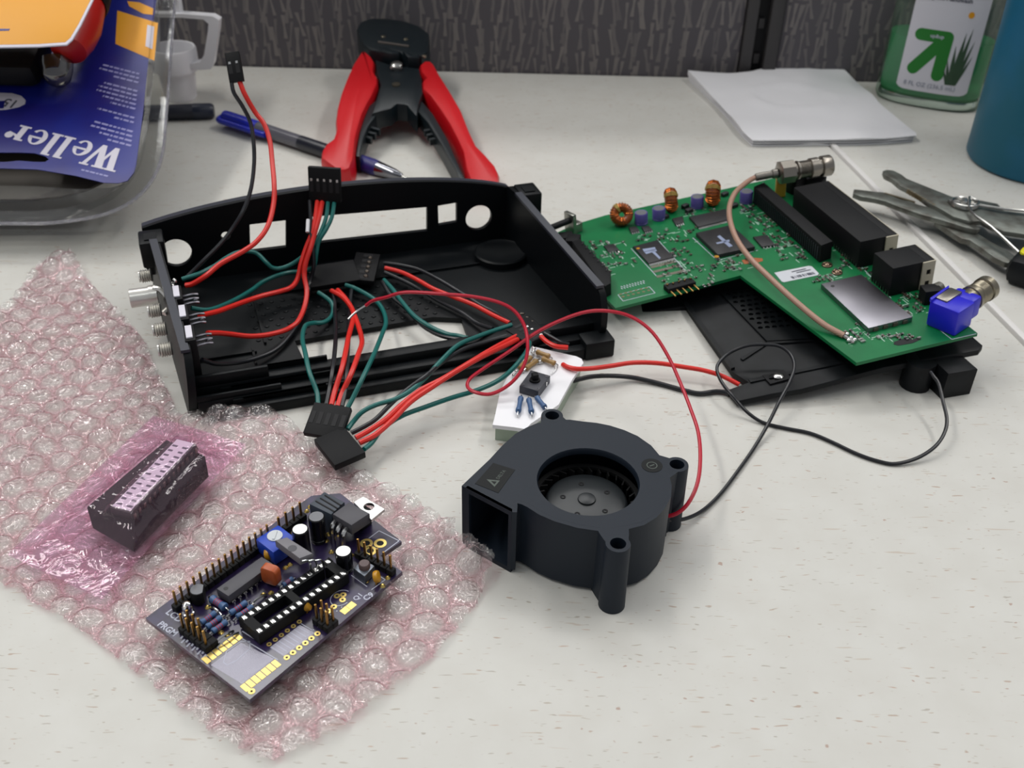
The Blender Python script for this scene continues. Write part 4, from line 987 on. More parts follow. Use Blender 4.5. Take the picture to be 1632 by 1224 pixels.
for k in range(3):
    a = lerp((63.90,-9.43,9.50), (65.01,-18.93,9.50), 0); c0 = lerp((63.59,-10.07,9.50), (69.73,-10.48,9.50), k / 3. + .15); c1 = lerp((63.95,-19.11,9.50), (69.31,-18.22,9.50), k / 3. + .15)
    m.tube([(c0[0], c0[1], 9.5), (c1[0], c1[1], 9.5)], .35, 6, 1, False)
obj('socket_ridge', m, ICB, v)
# push button
q = [(53.48,-38.36),(58.63,-37.91),(58.65,-43.00),(53.14,-43.79)]
v = boxat('push_button', q, .3, 3.8, mat('button_steel', '7c828c', .35, .8), None, .3)
m = MB(); c = (56.12,-40.89,3.80); m.lathe([(1.9, 3.7), (1.9, 5.4), (1.6, 5.8), (.2, 5.8)], 18, (c[0], c[1], 0)); obj('button_cap', m, mat('button_brown', '5b4a4a', .5), v)
# round-fronted transistor with a flat silver top, clear lamp
c = (15.16,-7.64,0.00)
m = MB(); m.prism(ell(c[0], c[1], 2.6, 2.6, 16)[:13], 1.0, 5.4, .2); tv = obj('small_transistor', m, BLACKM, t)
m = MB(); m.prism(ell(c[0], c[1], 2.3, 2.3, 16)[:13], 5.42, 5.5); obj('transistor_top', m, CAPGREY, tv)
c = (9.23,-9.50,0.00)
m = MB(); m.lathe([(1.9, 1), (1.9, 1.6), (1.6, 1.7), (1.6, 4), (1.2, 5.2), (.2, 5.7)], 18, (c[0], c[1], 0)); obj('clear_lamp', m, film('lamp_clear', 'e8e8e8', 'aaaab0', 1.5, .15, 'c8c8cc', .08), t, 'clear domed indicator lamp')
# resistors
def resistor(a, b, mt, r=1.15, z=1.5, band=None, root=None, nm='resistor'):
    a, b = Vector((a[0], a[1], z)), Vector((b[0], b[1], z)); d = b - a; L = d.length
    m = MB(); m.lathe([(.3, L * .12), (r, L * .16), (r * 1.08, L * .24), (r * .86, L * .34), (r * .86, L * .66), (r * 1.08, L * .76), (r, L * .84), (.3, L * .88)], 14, a, d)
    o = obj(nm, m, mt, root or t)
    m = MB(); m.tube([a + d * .02 - Vector((0, 0, z - .2)), a + d * .06, a + d * .94, b - d * .02 - Vector((0, 0, z - .2))], .28, 6, 4); obj('resistor_lead', m, TIN, o)
    if band:
        m = MB()
        for f in (.36, .46, .56): m.lathe([(r * .89, L * f), (r * .89, L * (f + .05))], 14, a, d, cap=False)
        obj('colour_band', m, band, o, kind='stuff')
    return o
resistor((17.35,-9.61,1.50), (17.54,-18.77,1.50), RESB, 1.35, 1.6, RESBAND)
for a, b in (((15.64,-20.14,1.50), (24.53,-20.76,1.50)), ((15.96,-23.02,1.50), (24.52,-23.73,1.50)), ((7.58,-16.18,1.50), (15.41,-16.52,1.50)), ((7.53,-18.95,1.50), (15.32,-19.33,1.50)), ((7.47,-21.69,1.50), (15.23,-22.11,1.50)), ((34.48,-24.11,1.50), (40.24,-24.66,1.50))): resistor(a, b, RESB, 1.0, 1.4, RESBAND)
# silver jumper wires and solder pins
m = MB()
for a, b in (((23.98,-21.89,1.00), (30.15,-22.31,1.00)), ((6.13,-25.27,1.00), (13.53,-25.79,1.00)), ((5.93,-26.97,1.00), (13.99,-27.58,1.00)), ((15.44,-12.45,1.00), (15.30,-17.75,1.00))): m.tube([(a[0], a[1], .3), lerp((a[0], a[1], 1.1), (b[0], b[1], 1.1), .3), lerp((a[0], a[1], 1.1), (b[0], b[1], 1.1), .7), (b[0], b[1], .3)], .35, 6, 4)
obj('link_wire', m, TIN, t, kind='stuff')
m = MB()
for c in [(14.93,-11.62),(10.79,-22.96),(11.33,-25.25),(29.54,-21.34),(31.59,-22.61),(42.15,-17.88),(44.04,-17.94),(59.92,-30.76),(56.38,-28.69),(56.77,-24.44),(59.53,-19.21),(62.40,-20.83),(63.12,-14.29),(62.10,-17.49),(65.68,-3.18),(67.97,-2.36),(55.40,-8.15),(54.86,-7.48),(56.24,-48.64),(59.93,-47.43),(56.49,-32.11),(54.54,-42.94),(32.63,-28.26),(26.23,-32.93),(35.05,-8.99),(31.60,-9.26),(28.21,-9.52)]:
    m.lathe([(1.0, .02), (.8, .35), (.3, .8)], 10, (c[0], c[1], 0))
obj('solder_joint', m, mat('gold_solder', 'd9bf72', .25, .9), t, kind='stuff')
# gold pads of the radio module area
for a, b in (((1.07,-28.01,0.00), (12.88,-28.39,0.00)), ((1.54,-45.00,0.00), (13.09,-45.44,0.00))):
    for k in range(7):
        c = lerp(a, b, k / 6.); m = MB(); m.cbox((c[0], c[1], .01), (1.6, 3.0, .1), radians(-3)); obj('gold_pad', m, GOLDP, t)
def gring(c, ri, ro, name='gold_ring'):
    m = MB(); m.ring((c[0], c[1], .01), ri, ro, .1, 20); m.cyl((c[0], c[1], .01), ri, .03, 14); m.mi = [0] * len(m.f); obj(name, m, GOLDP, t)
    m = MB(); m.cyl((c[0], c[1], .03), ri * .98, .02, 14); obj('ring_hole', m, SLOT, t)
for k in range(6): gring(lerp((16.71,-46.17,0.00), (29.00,-46.65,0.00), k / 5.), .4, .95)
for k in range(6): gring(lerp((16.86,-38.17,0.00), (28.84,-38.69,0.00), k / 5.), .35, .8)
for c in ((1.77,-47.47,0.00), (43.85,-40.15,0.00), (45.49,-41.34,0.00), (43.82,-42.72,0.00), (39.99,-42.63,0.00), (37.57,-42.56,0.00)): gring(c, .42, 1.05)
for c in ((41.10,-46.56,0.00), (43.85,-46.62,0.00)):
    m = MB(); m.cbox((c[0], c[1], .01), (2.6, 2.4, .09), 0); obj('gold_pad', m, GOLDP, t); gring((c[0], c[1] ), .4, .8)
for c in ((70.14,-34.40,0.00), (67.20,-30.74,0.00), (65.38,-34.25,0.00)): gring(c, 1.25, 2.2)
# white legend: words, outlines, hatched area with painted sheen
def txt_on(par, body, p0, p1, h, z=.05, bold=0, mt=SILK, name='lettering', up=1):
    a, b = Vector((p0[0], p0[1])), Vector((p1[0], p1[1])); d = (b - a).normalized(); n_ = Vector((-d.y, d.x)) * up
    T = Matrix(((d.x, n_.x, 0, a.x), (d.y, n_.y, 0, a.y), (0, 0, 1, z), (0, 0, 0, 1)))
    m = MB(T); m.text(body, h, Matrix.Identity(4), bold); return obj(name, m, mt, par, smooth=0)
txt_on(t, 'LCD', (5.07,-3.04,0.00), (5.19,-9.40,0.00), 3.4, bold=.08)
txt_on(t, 'PRGM', (0.43,-5.07,0.00), (0.72,-12.70,0.00), 3.0, bold=.08)
txt_on(t, 'Q1', (46.07,-46.40,0.00), (49.64,-46.55,0.00), 2.6, bold=.05); txt_on(t, 'C9', (48.07,-48.91,0.00), (51.91,-49.39,0.00), 3.0, bold=.08)
m = MB()
def line(m, a, b, w=.16, z=.04):
    A, B = Vector((a[0], a[1], z)), Vector((b[0], b[1], z)); d = (B - A).normalized(); n_ = Vector((-d.y, d.x, 0)) * w; m.add([A - n_, B - n_, B + n_, A + n_], [(0, 1, 2, 3)])
for a, b in (((13.19,-29.19,0.00), (14.41,-44.81,0.00)), ((2.00,-26.88,0.00), (14.47,-27.99,0.00)), ((15.21,-27.71,0.00), (15.57,-35.37,0.00)), ((53.29,-37.31,0.00), (52.86,-44.85,0.00)), ((52.75,-46.92,0.00), (58.79,-47.37,0.00)), ((58.79,-47.37,0.00), (58.80,-45.11,0.00)), ((74.37,-29.82,0.00), (75.05,-38.58,0.00)), ((75.05,-38.58,0.00), (67.86,-38.30,0.00)), ((74.37,-29.82,0.00), (69.51,-29.70,0.00)), ((55.39,-35.82,0.00), (55.22,-39.72,0.00))): line(m, a, b)
A = [(3.61,-32.73,0.00), (7.02,-30.10,0.00), (12.04,-30.53,0.00), (14.00,-32.59,0.00), (12.03,-34.85,0.00), (6.41,-35.12,0.00), (3.69,-34.35,0.00), (3.61,-32.73,0.00)]
for a, b in zip(A, A[1:]): line(m, a, b, .13)
e = (44.02,-41.67,0.00); E_ = ell(e[0], e[1], 3.6, 3.0, 24)
for a, b in zip(E_[:18], E_[1:19]): line(m, a, b, .13)
for k in range(9):
    a = lerp((16.56,-39.36,0.00), (28.67,-39.72,0.00), k / 8.); b = lerp((16.82,-44.38,0.00), (28.98,-45.00,0.00), k / 8.); line(m, a, b, .12)
for k in range(5):
    a = lerp((1.52,-15.31,0.00), (1.80,-25.08,0.00), k / 4.); line(m, a, (a[0] + rnd.uniform(.8, 1.6), a[1] + .4), .35); line(m, (a[0] - 1, a[1] - 1.5), (a[0] + .6, a[1] - 1.2), .3)
for k in range(7):
    a = lerp((29.51,-44.45,0.00), (41.42,-44.85,0.00), k / 6.); line(m, a, (a[0] + rnd.uniform(-1, 1.5), a[1] + rnd.uniform(-1, 1)), .2)
obj('silkscreen', m, SILK, t, kind='stuff', smooth=0)
m = MB(); m.prism([(p[0], p[1]) for p in [(16.15,-39.25),(28.07,-39.79),(28.69,-45.86),(16.45,-45.07)]], .005, .02); m.prism([(p[0], p[1]) for p in [(0.66,-30.54),(12.00,-30.87),(14.03,-43.57),(1.87,-43.23)]], .005, .02); obj('hatch_sheen', m, mat('hatch_sheen_grey', 'a5a3b0', .42, .35, bump=(3000, .3)), t)  # sheen of the reflecting board put into this pale patch colour
# underside leads
m = MB()
for k in range(40): c = bil([(p[0], p[1]) for p in q], 0, 0) ; c = (rnd.uniform(4, 55), rnd.uniform(-34, -6)); m.cyl((c[0], c[1], -2.8), .35, 1.3, 6)
obj('underside_leads', m, TIN, t, kind='stuff')

# ================================================================ blower fan
FA = FRM('fan'); H = 28.0
t = thing('blower_fan', 'black plastic centrifugal blower fan with a square outlet, on the bare desk at centre', 'fan', FA)
FP = [(p[0], p[1]) for p in [(-41.81,-14.73),(-37.42,-7.73),(-32.69,-0.16),(-28.46,7.65),(-24.06,14.28),(-20.00,18.11),(-16.57,20.48),(-10.80,22.59),(-5.51,22.80),(-0.26,21.88),(4.08,21.30),(8.58,19.99),(13.44,17.59),(17.74,14.47),(21.81,9.61),(24.74,3.07),(26.28,-3.34),(26.56,-10.91),(25.77,-16.38),(23.33,-21.77),(20.20,-26.15),(16.20,-29.59),(11.14,-31.55),(7.01,-32.57),(2.53,-32.73),(-4.32,-31.50),(-11.39,-28.79),(-16.08,-25.94),(-20.00,-22.41),(-22.08,-20.94),(-24.18,-20.40),(-25.63,-21.07),(-25.80,-23.55),(-25.97,-26.30)]]
hc = (-0.18,-9.62,28.00)
hole = ell(hc[0], hc[1], 17.6, 17.6, 48)
m = MB(); m.plate(FP, [hole], H - 1.6, H); obj('top_cover', m, FANP, t)
m = MB(); m.wall(list(reversed(FP)), 1.4, H - .02, -1.6)
obj('volute_wall', m, FANP, t)
m = MB(); m.prism(FP, 0.05, 1.6); obj('bottom_cover', m, FANP, t)
m = MB(); m.lathe([(17.6, H), (17.2, H - .6), (17.2, H - 2.4), (17.8, H - 2.6)], 48, (hc[0], hc[1], 0), cap=False); obj('inlet_rim', m, FANP, t)
L0, R0_ = Vector(FP[0]), Vector(FP[-1]); ex_ = (R0_ - L0).normalized(); Lw = (R0_ - L0).length
T = Matrix(((ex_.x, 0, ex_.y, L0.x), (ex_.y, 0, -ex_.x, L0.y), (0, 1, 0, 0), (0, 0, 0, 1)))
m = MB(T); m.plate([(0, .05), (Lw, .05), (Lw, H), (0, H)], [[(1.4, 2), (Lw - 1.4, 2), (Lw - 1.4, H - 2), (1.4, H - 2)]], -1.2, 0.02); obj('outlet_frame', m, FANP, t)
m = MB(); m.prism([(p[0] * .93 + hc[0] * .07, p[1] * .93 + hc[1] * .07) for p in FP[4:-6]], 1.7, 2.4)
m2 = MB(); m2.lathe([(19.5, 2.0), (19.5, 12), (18.6, 12), (18.6, 2.0)], 40, (hc[0], hc[1], 0), cap=False)
im = MB(); im.lathe([(14.2, 3), (14.6, 17.2), (14.0, 18.8), (13.2, 19.3), (3.2, 19.4), (3.0, 20.0), (2.4, 20.3), (.2, 20.4)], 40, (hc[0], hc[1], 0)); ip = obj('impeller_hub', im, mat('hub_black', '23272a', .4), t)
for k in range(5):
    a = k * 2 * pi / 5 + .5; m = MB(); m.ring((hc[0] + 8.3 * cos(a), hc[1] + 8.3 * sin(a), 19.3), .45, 1.0, .22, 12); obj('hub_dimple', m, BLACKM, ip)
for k in range(30):
    a = k * 2 * pi / 30; m = MB(); c = (hc[0] + 16.6 * cos(a), hc[1] + 16.6 * sin(a), 4.5); m.cbox(c, (3.6, .5, 15), a + .6); obj('impeller_blade', m, FAND, ip, smooth=0)
m = MB(); m.ring((hc[0], hc[1], 18.6), 17.2, 18.9, 1.2, 44); obj('blade_ring', m, FAND, ip)
for c, w0, w1 in (((-11.88,26.72,28.00), (-17.04,18.23,28.00), (-5.08,21.69,28.00)), ((31.25,0.23,28.00), (24.54,5.49,28.00), (26.63,-8.30,28.00)), ((7.94,-39.75,28.00), (1.31,-32.78,28.00), (11.91,-32.11,28.00))):
    m = MB(); C2 = Vector((c[0], c[1])); A = Vector((w0[0], w0[1])); B = Vector((w1[0], w1[1])); d = ((A + B) / 2 - C2).normalized(); n_ = Vector((-d.y, d.x)) * 4.0
    s = 1 if n_.dot(A - C2) > 0 else -1
    m.prism([A, C2 + n_ * s, C2 - d * .2 - n_ * s * -1, B, C2 - n_ * s][:0] or [A, A * .45 + (C2 + n_ * s) * .55 + d * .8, C2 + n_ * s * .95 + d * 1.2, C2 + n_ * s * .3 + d * 3.0, C2 - n_ * s * .3 + d * 3.0, C2 - n_ * s * .95 + d * 1.2, B * .45 + (C2 - n_ * s) * .55 + d * .8, B], .05, H - .01)
    m.lathe([(2.6, H - 6), (2.6, H), (4.0, H), (4.1, H - .4), (4.5, .1), (2.2, .1)], 24, (C2.x, C2.y, 0), cap=False); m.cyl((C2.x, C2.y, .2), 3.9, H - 7, 18)
    po = obj('mounting_post', m, FANP, t)
    m = MB(); m.cyl((C2.x, C2.y, H - 5), 2.6, .4, 18); obj('post_hole', m, SLOT, po)
lq = [(p[0], p[1]) for p in [(-32.87,-1.53),(-25.19,-4.94),(-30.73,-17.18),(-38.72,-12.68)]]
m = MB(); m.prism(lq, H, H + .12); lb = obj('maker_label', m, FANLAB, t, 'dark rectangular maker label')
a, b = Vector(lq[3]), Vector(lq[0]); dx = (b - a).normalized(); dy = Vector((dx.y, -dx.x))
TT = Matrix(((dx.x, -dy.x, 0, 0), (dx.y, -dy.y, 0, 0), (0, 0, 1, H + .16), (0, 0, 0, 1)))
cc = (Vector(lq[0]) + Vector(lq[1]) + Vector(lq[2]) + Vector(lq[3])) / 4
def lp(x, y): v = cc + dx * x - dy * y; return (v.x, v.y)
m = MB(); m.plate([lp(-4.6, -2.2), lp(-.9, -2.2), lp(-2.6, 2.0)], [[lp(-3.6, -1.6), lp(-1.9, -1.6), lp(-2.6, .3)]], H + .13, H + .18)
TT[0][3], TT[1][3] = lp(-.6, -1.6)
m.text('DELTA', 1.75, TT); obj('lettering', m, FANTXT, lb, smooth=0)
c = (22.40,-0.79,28.00); m = MB(); m.cyl((c[0], c[1], H), 3.7, .12, 28); sk = obj('round_sticker', m, FANLAB, t, 'round dark sticker'); m = MB(); m.ring((c[0], c[1], H + .12), 1.6, 1.9, .04, 20); m.cbox((c[0], c[1], H + .12), (1.8, .4, .04), .5); obj('sticker_mark', m, FANTXT, sk, smooth=0)
c = (-2.15,-29.48,6.00); c = (-2.23,-30.42,14.00)
for z, w_1 in ((3, 6.5), (8, 3.4)):
    p = (-2.12,-30.25,5.00); m = MB(); m.cbox((p[0] + 1, p[1] - .3 + (0 if z < 5 else .4), z), (w_1, 1.6, 4.5 if z > 5 else 2.6), radians(-10), .3); obj('side_clip', m, FAND, t)
wr_ = wmb(t); wr_.tube([(53.47,278.68,9.00),(57.27,276.52,9.00),(62.45,278.01,12.00),(67.10,285.86,15.00),(69.76,297.62,17.00),(70.97,313.15,18.00),(69.27,326.27,20.00),(66.92,339.28,22.00),(63.12,351.86,26.00),(57.05,362.56,31.00),(49.08,369.03,34.00),(39.67,370.28,36.00),(30.17,370.97,35.00),(19.96,370.54,31.00),(9.67,368.21,26.00),(-1.37,362.58,20.00),(-12.09,356.51,15.00),(-17.58,351.46,13.00),(-17.89,347.09,12.00),(-14.16,343.75,12.00),(-8.54,343.12,12.00),(-2.51,345.38,14.00),(2.47,349.75,17.00),(5.41,354.91,21.00),(6.05,361.00,25.00),(4.64,369.71,28.00),(0.31,374.97,32.00),(-6.35,376.78,35.00),(-16.89,377.53,37.00),(-28.66,377.33,38.00),(-40.71,379.99,37.00),(-47.96,380.82,36.00),(-54.31,381.95,33.00),(-60.06,384.11,30.00),(-63.55,384.77,27.00)], .75, 8, 5); obj('red_lead', wr_, CRIM, t, 'thin crimson lead looping across to the router case')
m = wmb(t); m.tube([(-63.55,384.77,27.00),(-66.58,384.29,25.00),(-68.93,383.02,23.50),(-70.95,381.27,22.00)], .5, 8, 6); obj('bare_end', m, TIN, t, 'bare tinned wire end')
m = wmb(t); m.tube([(53.98,277.26,7.00),(58.37,278.59,5.00),(64.77,282.50,2.50),(71.96,288.89,1.20),(79.94,298.82,1.00),(88.81,312.68,1.00),(97.31,326.67,1.20),(104.20,338.03,4.00),(110.10,348.28,8.00),(115.60,357.66,11.00),(119.14,366.43,13.00),(118.99,374.45,14.00),(115.16,379.11,15.00),(108.60,380.29,15.00),(101.19,380.49,14.00),(94.09,379.29,11.00),(88.99,374.28,9.00),(87.55,369.02,8.00),(88.94,361.24,7.00),(92.45,352.62,6.20),(97.37,347.80,2.80),(103.31,343.14,1.00),(111.71,339.83,0.90),(121.33,336.89,0.90),(128.99,331.48,0.90),(137.26,324.24,0.90),(144.79,319.87,0.90),(151.27,318.46,1.00),(160.18,321.06,2.00),(168.12,325.95,4.00),(173.43,332.46,6.00),(176.04,339.04,8.00),(176.98,348.32,10.00),(177.01,356.53,13.00),(175.57,359.78,14.50),(175.04,362.53,14.80)], .75, 8, 5); obj('black_lead', m, BLKW, t, 'thin black lead curling over the desk to the router lid')
m = MB(); p = (28.13,-6.46,5.00); m.cbox((p[0] - 1, p[1] + 1, .2), (4, 5, 9), .3, .6); obj('lead_guard', m, FANP, t)

# ================================================================ white plastic offcut with button and resistors
WH = FRM('white')
t = thing('plastic_offcut', 'white plastic offcut carrying a tiny black push button and resistors, beside the fan', 'plastic piece', WH)
q = [(p[0], p[1]) for p in [(-1.76,34.12),(0.98,33.25),(9.16,30.15),(17.51,27.10),(19.61,25.25),(20.30,22.40),(15.04,9.59),(8.86,-8.30),(2.94,-15.26),(-2.33,-21.22),(-4.31,-24.92),(-8.75,-23.90),(-17.42,-22.63),(-16.60,-16.47),(-14.98,-0.18),(-11.08,14.46),(-5.58,29.01)]]
m = MB(); m.prism(q, -1.8, 0); pl = obj('top_face', m, WHITEP, t, smooth=0)
m = MB(); cx = sum(p[0] for p in q) / len(q); cy = sum(p[1] for p in q) / len(q)
m.prism([(cx + (p[0] - cx) * .94, cy + (p[1] - cy) * .94) for p in q], -8.9, -1.7); obj('side_skirt', m, mat('offcut_edge', '9fae9c', .4), t, 'greyish cut edge')
b = [(p[0], p[1]) for p in [(-7.06,-1.00),(-2.44,10.45),(5.62,6.69),(0.61,-4.62)]]
m = MB(); m.prism(b, 0.2, 3.9, .35); pb_ = obj('push_button', m, mat('button_body', '34363f', .45), t, 'small square black push button')
cx, cy = sum(p[0] for p in b) / 4, sum(p[1] for p in b) / 4
m = MB(); m.lathe([(2.3, 3.8), (2.2, 4.6), (1.9, 4.7)], 18, (cx, cy, 0)); m.cbox((cx, cy, 4.5), (2.6, 2.6, 2.8), .4, .4); obj('button_cap', m, BLACKM, pb_)
for k in range(4):
    p = lerp((b[k][0], b[k][1]), (cx, cy), .2); m = MB(); m.ring((p[0], p[1], 3.9), .35, .8, .15, 12); obj('body_rivet', m, ICG, pb_)
m = MB(); m.cbox((cx + 4.6, cy + .3, 1.5), (.4, 1.6, 1.6), .5); obj('button_tag', m, TIN, pb_)
for a, c in (((-6.21,-4.21,1.60), (-7.62,-17.39,1.60)), ((-3.40,-5.39,1.60), (-1.88,-17.57,1.60)), ((-0.59,-4.41,1.60), (3.90,-13.60,1.60))): resistor(a, c, RESB, 1.15, 1.5, None, t)
for a, c in (((-8.71,13.18,1.60), (-1.28,24.87,1.60)), ((-5.28,13.33,1.60), (0.86,22.08,1.60)), ((-1.00,28.29,1.60), (6.79,23.29,1.60)), ((1.40,23.06,1.60), (9.10,18.16,1.60))): resistor(a, c, RESTAN, 1.15, 1.6, None, t)
m = MB()
for p in ((1.41,20.60,1.00), (-8.43,13.13,1.00), (-9.45,10.33,1.00), (-0.98,30.66,1.00), (-1.53,27.69,1.00), (-6.07,15.56,1.00)): m.ball((p[0], p[1], .9), (.9, .9, 1.0), 10)
m.tube([(-9.69,8.49,1.00), (-6.59,13.42,1.50), (-2.35,19.01,1.00)], .3, 6); m.tube([(8.32,18.06,1.00), (8.02,15.34,0.60), (6.12,12.48,0.60)], .2, 6); m.tube([(-1.55,31.10,2.00), (-1.25,28.68,1.00), (-1.26,23.16,0.80)], .35, 6)
obj('solder_joint', m, TIN, t, kind='stuff')
m = wmb(t); m.tube([(21.49,369.34,9.40),(23.51,366.38,10.20),(27.42,364.71,10.50),(34.16,366.19,10.00),(42.54,370.61,8.50),(52.48,375.62,7.00),(63.61,377.09,6.00),(74.38,375.39,5.50),(82.37,373.78,5.20),(90.18,370.85,4.50),(97.30,366.74,3.00)], 1.05, 10, 6); obj('red_wire', m, REDW, t, 'thick red wire running right to the lid')
m = wmb(t); m.tube([(25.01,363.19,5.00),(29.09,365.21,5.00),(34.60,368.02,4.50),(42.89,370.26,3.50),(52.58,371.40,2.00),(63.26,368.76,1.20),(73.55,364.24,1.10),(80.00,362.23,1.10),(86.85,363.61,1.30),(90.80,363.18,1.40),(92.70,361.57,1.30)], 1.05, 10, 6); obj('black_wire', m, BLKW, t, 'black wire running right to the lid')

# ================================================================ wire harnesses with black connector housings
def housing(root, c, ax, up, n, w, l, th=2.6, nm='connector_housing', slots=True):
    """n-way crimp housing; c = middle of the wire end, ax = across, up = from wire end to mouth (world mm)"""
    ax = Vector(ax).normalized(); up = Vector(up); up = (up - ax * up.dot(ax)).normalized(); z = ax.cross(up)
    T = Matrix(((ax.x, up.x, z.x, c[0]), (ax.y, up.y, z.y, c[1]), (ax.z, up.z, z.z, c[2]), (0, 0, 0, 1)))
    I = ROOTM[root.name].inverted()
    m = MB(I @ T); m.box(-w / 2, 0, -th / 2, w / 2, l, th / 2, .3)
    ho = obj(nm, m, BLACKM, root)
    if slots:
        m = MB(I @ T)
        for s in (-1, 1):
            for k in range(n):
                x = -w / 2 + (k + .5) * w / n; m.box(x - w / n * .28, l * .28, s * th / 2 - .03, x + w / n * .28, l * .66, s * (th / 2 + .12))
        obj('contact_window', m, SLOT, ho, kind='stuff', smooth=0)
        for k in range(n):
            x = -w / 2 + (k + .5) * w / n; m = MB(I @ T); m.box(x - w / n * .16, l * .60, th / 2 + .05, x + w / n * .16, l * .68, th / 2 + .28)
            obj('crimp_contact', m, TIN, ho)
        m = MB(I @ T)
        for k in range(n): x = -w / 2 + (k + .5) * w / n; m.box(x - w / n * .25, l - .05, -th * .25, x + w / n * .25, l + .06, th * .25)
        obj('socket_mouth', m, SLOT, ho, kind='stuff', smooth=0)
    return ho
def wire(root, pts, r, mt, lbl=None):
    m = wmb(root); m.tube(pts, r, 9, 5); return obj('wire', m, mt, root, lbl)

t = thing('wire_harness', 'red and black wire pair ending in a slim two-way connector, highest at upper left', 'wires', loc(*(-159.76,443.73,0.00)))
housing(t, (-129.45,470.02,93.00), (1, .1, .15), (-.42, .25, .42), 2, 6.6, 13.5)
wire(t, [(-128.50,470.92,93.00),(-126.31,468.55,88.00),(-122.50,467.80,80.00),(-118.21,465.34,75.00),(-115.17,459.94,69.00),(-113.04,451.16,62.00),(-110.73,440.52,56.00),(-110.28,433.49,50.00),(-111.49,423.45,44.00),(-115.44,415.82,40.00),(-121.50,411.13,37.00),(-129.85,405.83,34.00),(-135.13,400.80,31.00),(-141.54,399.73,27.00),(-145.00,399.64,26.00)], 1.15, REDW, 'red wire')
wire(t, [(-132.00,469.84,93.00),(-130.76,467.13,89.00),(-127.23,465.92,83.00),(-124.37,464.72,76.00),(-122.01,457.09,70.00),(-121.33,450.66,62.00),(-121.06,438.74,55.00),(-122.97,428.44,49.00),(-127.85,423.42,42.00),(-132.82,417.62,37.00),(-139.16,411.87,32.00),(-143.83,409.06,28.00),(-147.90,405.67,25.00)], .95, BLKW, 'black wire')
t = thing('wire_harness', 'five-way black connector standing up on red and green wires at the case rear wall', 'wires', loc(*(-100.31,455.93,0.00)))
housing(t, (-91.46,458.68,40.00), (1, -.06, -.02), (-.02, .12, 1), 5, 15.4, 16.5)
wire(t, [(-95.33,458.47,40.00),(-95.15,449.84,36.00),(-96.01,443.40,31.00),(-98.75,438.89,25.00),(-100.91,434.41,19.00),(-102.48,429.98,13.00),(-104.85,425.68,11.00),(-109.29,423.69,10.00),(-116.16,417.65,11.00),(-121.40,409.55,13.00),(-126.43,396.70,17.00),(-129.44,387.96,20.00),(-133.70,378.19,24.00)], 1.15, REDW, 'red wire')
wire(t, [(-92.95,458.60,40.00),(-93.38,449.93,36.00),(-94.83,443.46,31.00),(-96.29,437.14,26.00),(-98.44,432.73,20.00),(-98.96,429.61,15.00),(-97.22,423.69,10.00),(-97.07,414.51,7.00),(-98.19,404.03,6.00),(-100.61,398.59,6.00),(-103.25,393.76,7.00),(-108.72,387.31,9.00),(-114.53,381.39,12.00),(-120.48,376.42,16.00),(-123.99,371.03,20.00),(-126.84,364.68,24.00)], 1.15, REDW, 'red wire')
wire(t, [(-90.26,458.75,40.00),(-90.13,450.11,36.00),(-92.10,444.89,31.00),(-94.58,441.61,27.00),(-97.86,439.55,23.00),(-104.49,437.27,18.00),(-110.25,435.09,16.00),(-114.21,433.10,17.00),(-117.10,433.00,20.00),(-120.63,434.67,23.00),(-123.75,433.88,25.00),(-128.88,431.15,26.00),(-132.95,426.10,26.00),(-136.51,415.24,27.00),(-141.77,408.10,27.00),(-148.12,405.03,26.00)], 1.0, TEALW, 'green wire')
wire(t, [(-87.28,458.92,40.00),(-87.47,450.25,36.00),(-89.65,445.00,32.00),(-93.11,441.69,27.00),(-94.21,438.48,22.00),(-95.69,437.03,16.00),(-100.61,437.89,13.00),(-108.08,439.85,11.00),(-114.40,437.65,10.00),(-119.72,431.39,10.00),(-122.90,421.91,11.00),(-126.08,409.33,14.00),(-129.74,395.97,18.00),(-133.33,387.71,21.00),(-138.73,384.10,24.00)], 1.0, TEALW, 'green wire')
wire(t, [(-98.91,458.27,40.00),(-97.51,449.71,36.00),(-96.47,442.12,30.00),(-95.40,437.81,24.00),(-95.30,435.26,17.00),(-97.26,432.49,10.00),(-97.18,420.14,7.00),(-97.91,406.72,5.00),(-100.02,393.38,5.00),(-103.97,382.04,5.00),(-109.85,373.90,6.00),(-116.21,365.39,9.00),(-121.73,353.98,16.00),(-125.29,348.20,22.00)], .95, BLKW, 'black wire')
m = wmb(t); m.tube([(-97.26,442.44,38.00), (-97.08,437.52,34.00)], .9, 8, 1, False); obj('wire_sleeve', m, WHITEP, t, 'short white sleeve')

t = thing('wire_harness', 'five-way black connector before the case front edge, its wires running back inside', 'wires', loc(*(-72.25,334.50,0.00)))
a, b = Vector((-77.88,332.53,13.00)), Vector((-62.77,329.41,13.00))
housing(t, tuple((a + b) / 2), b - a, (0, -.9, -.34), 5, (b - a).length, 14.5)
a2, b2 = Vector((-99.08,428.17,8.00)), Vector((-74.19,437.68,8.00))
housing(t, tuple((a2 + b2) / 2), b2 - a2, (0, .9, .25), 6, (b2 - a2).length, 14, 3.0, slots=False)
wire(t, [(-76.88,333.50,12.00),(-78.08,338.77,14.00),(-81.79,345.51,19.00),(-85.15,356.57,20.00),(-89.60,372.81,17.00),(-92.48,392.12,11.00),(-90.68,399.58,8.00),(-86.66,403.48,6.00),(-84.25,409.53,5.00),(-84.11,416.16,5.00),(-85.68,421.21,6.00),(-89.07,424.53,7.00),(-92.60,426.73,8.00)], 1.0, TEALW, 'green wire')
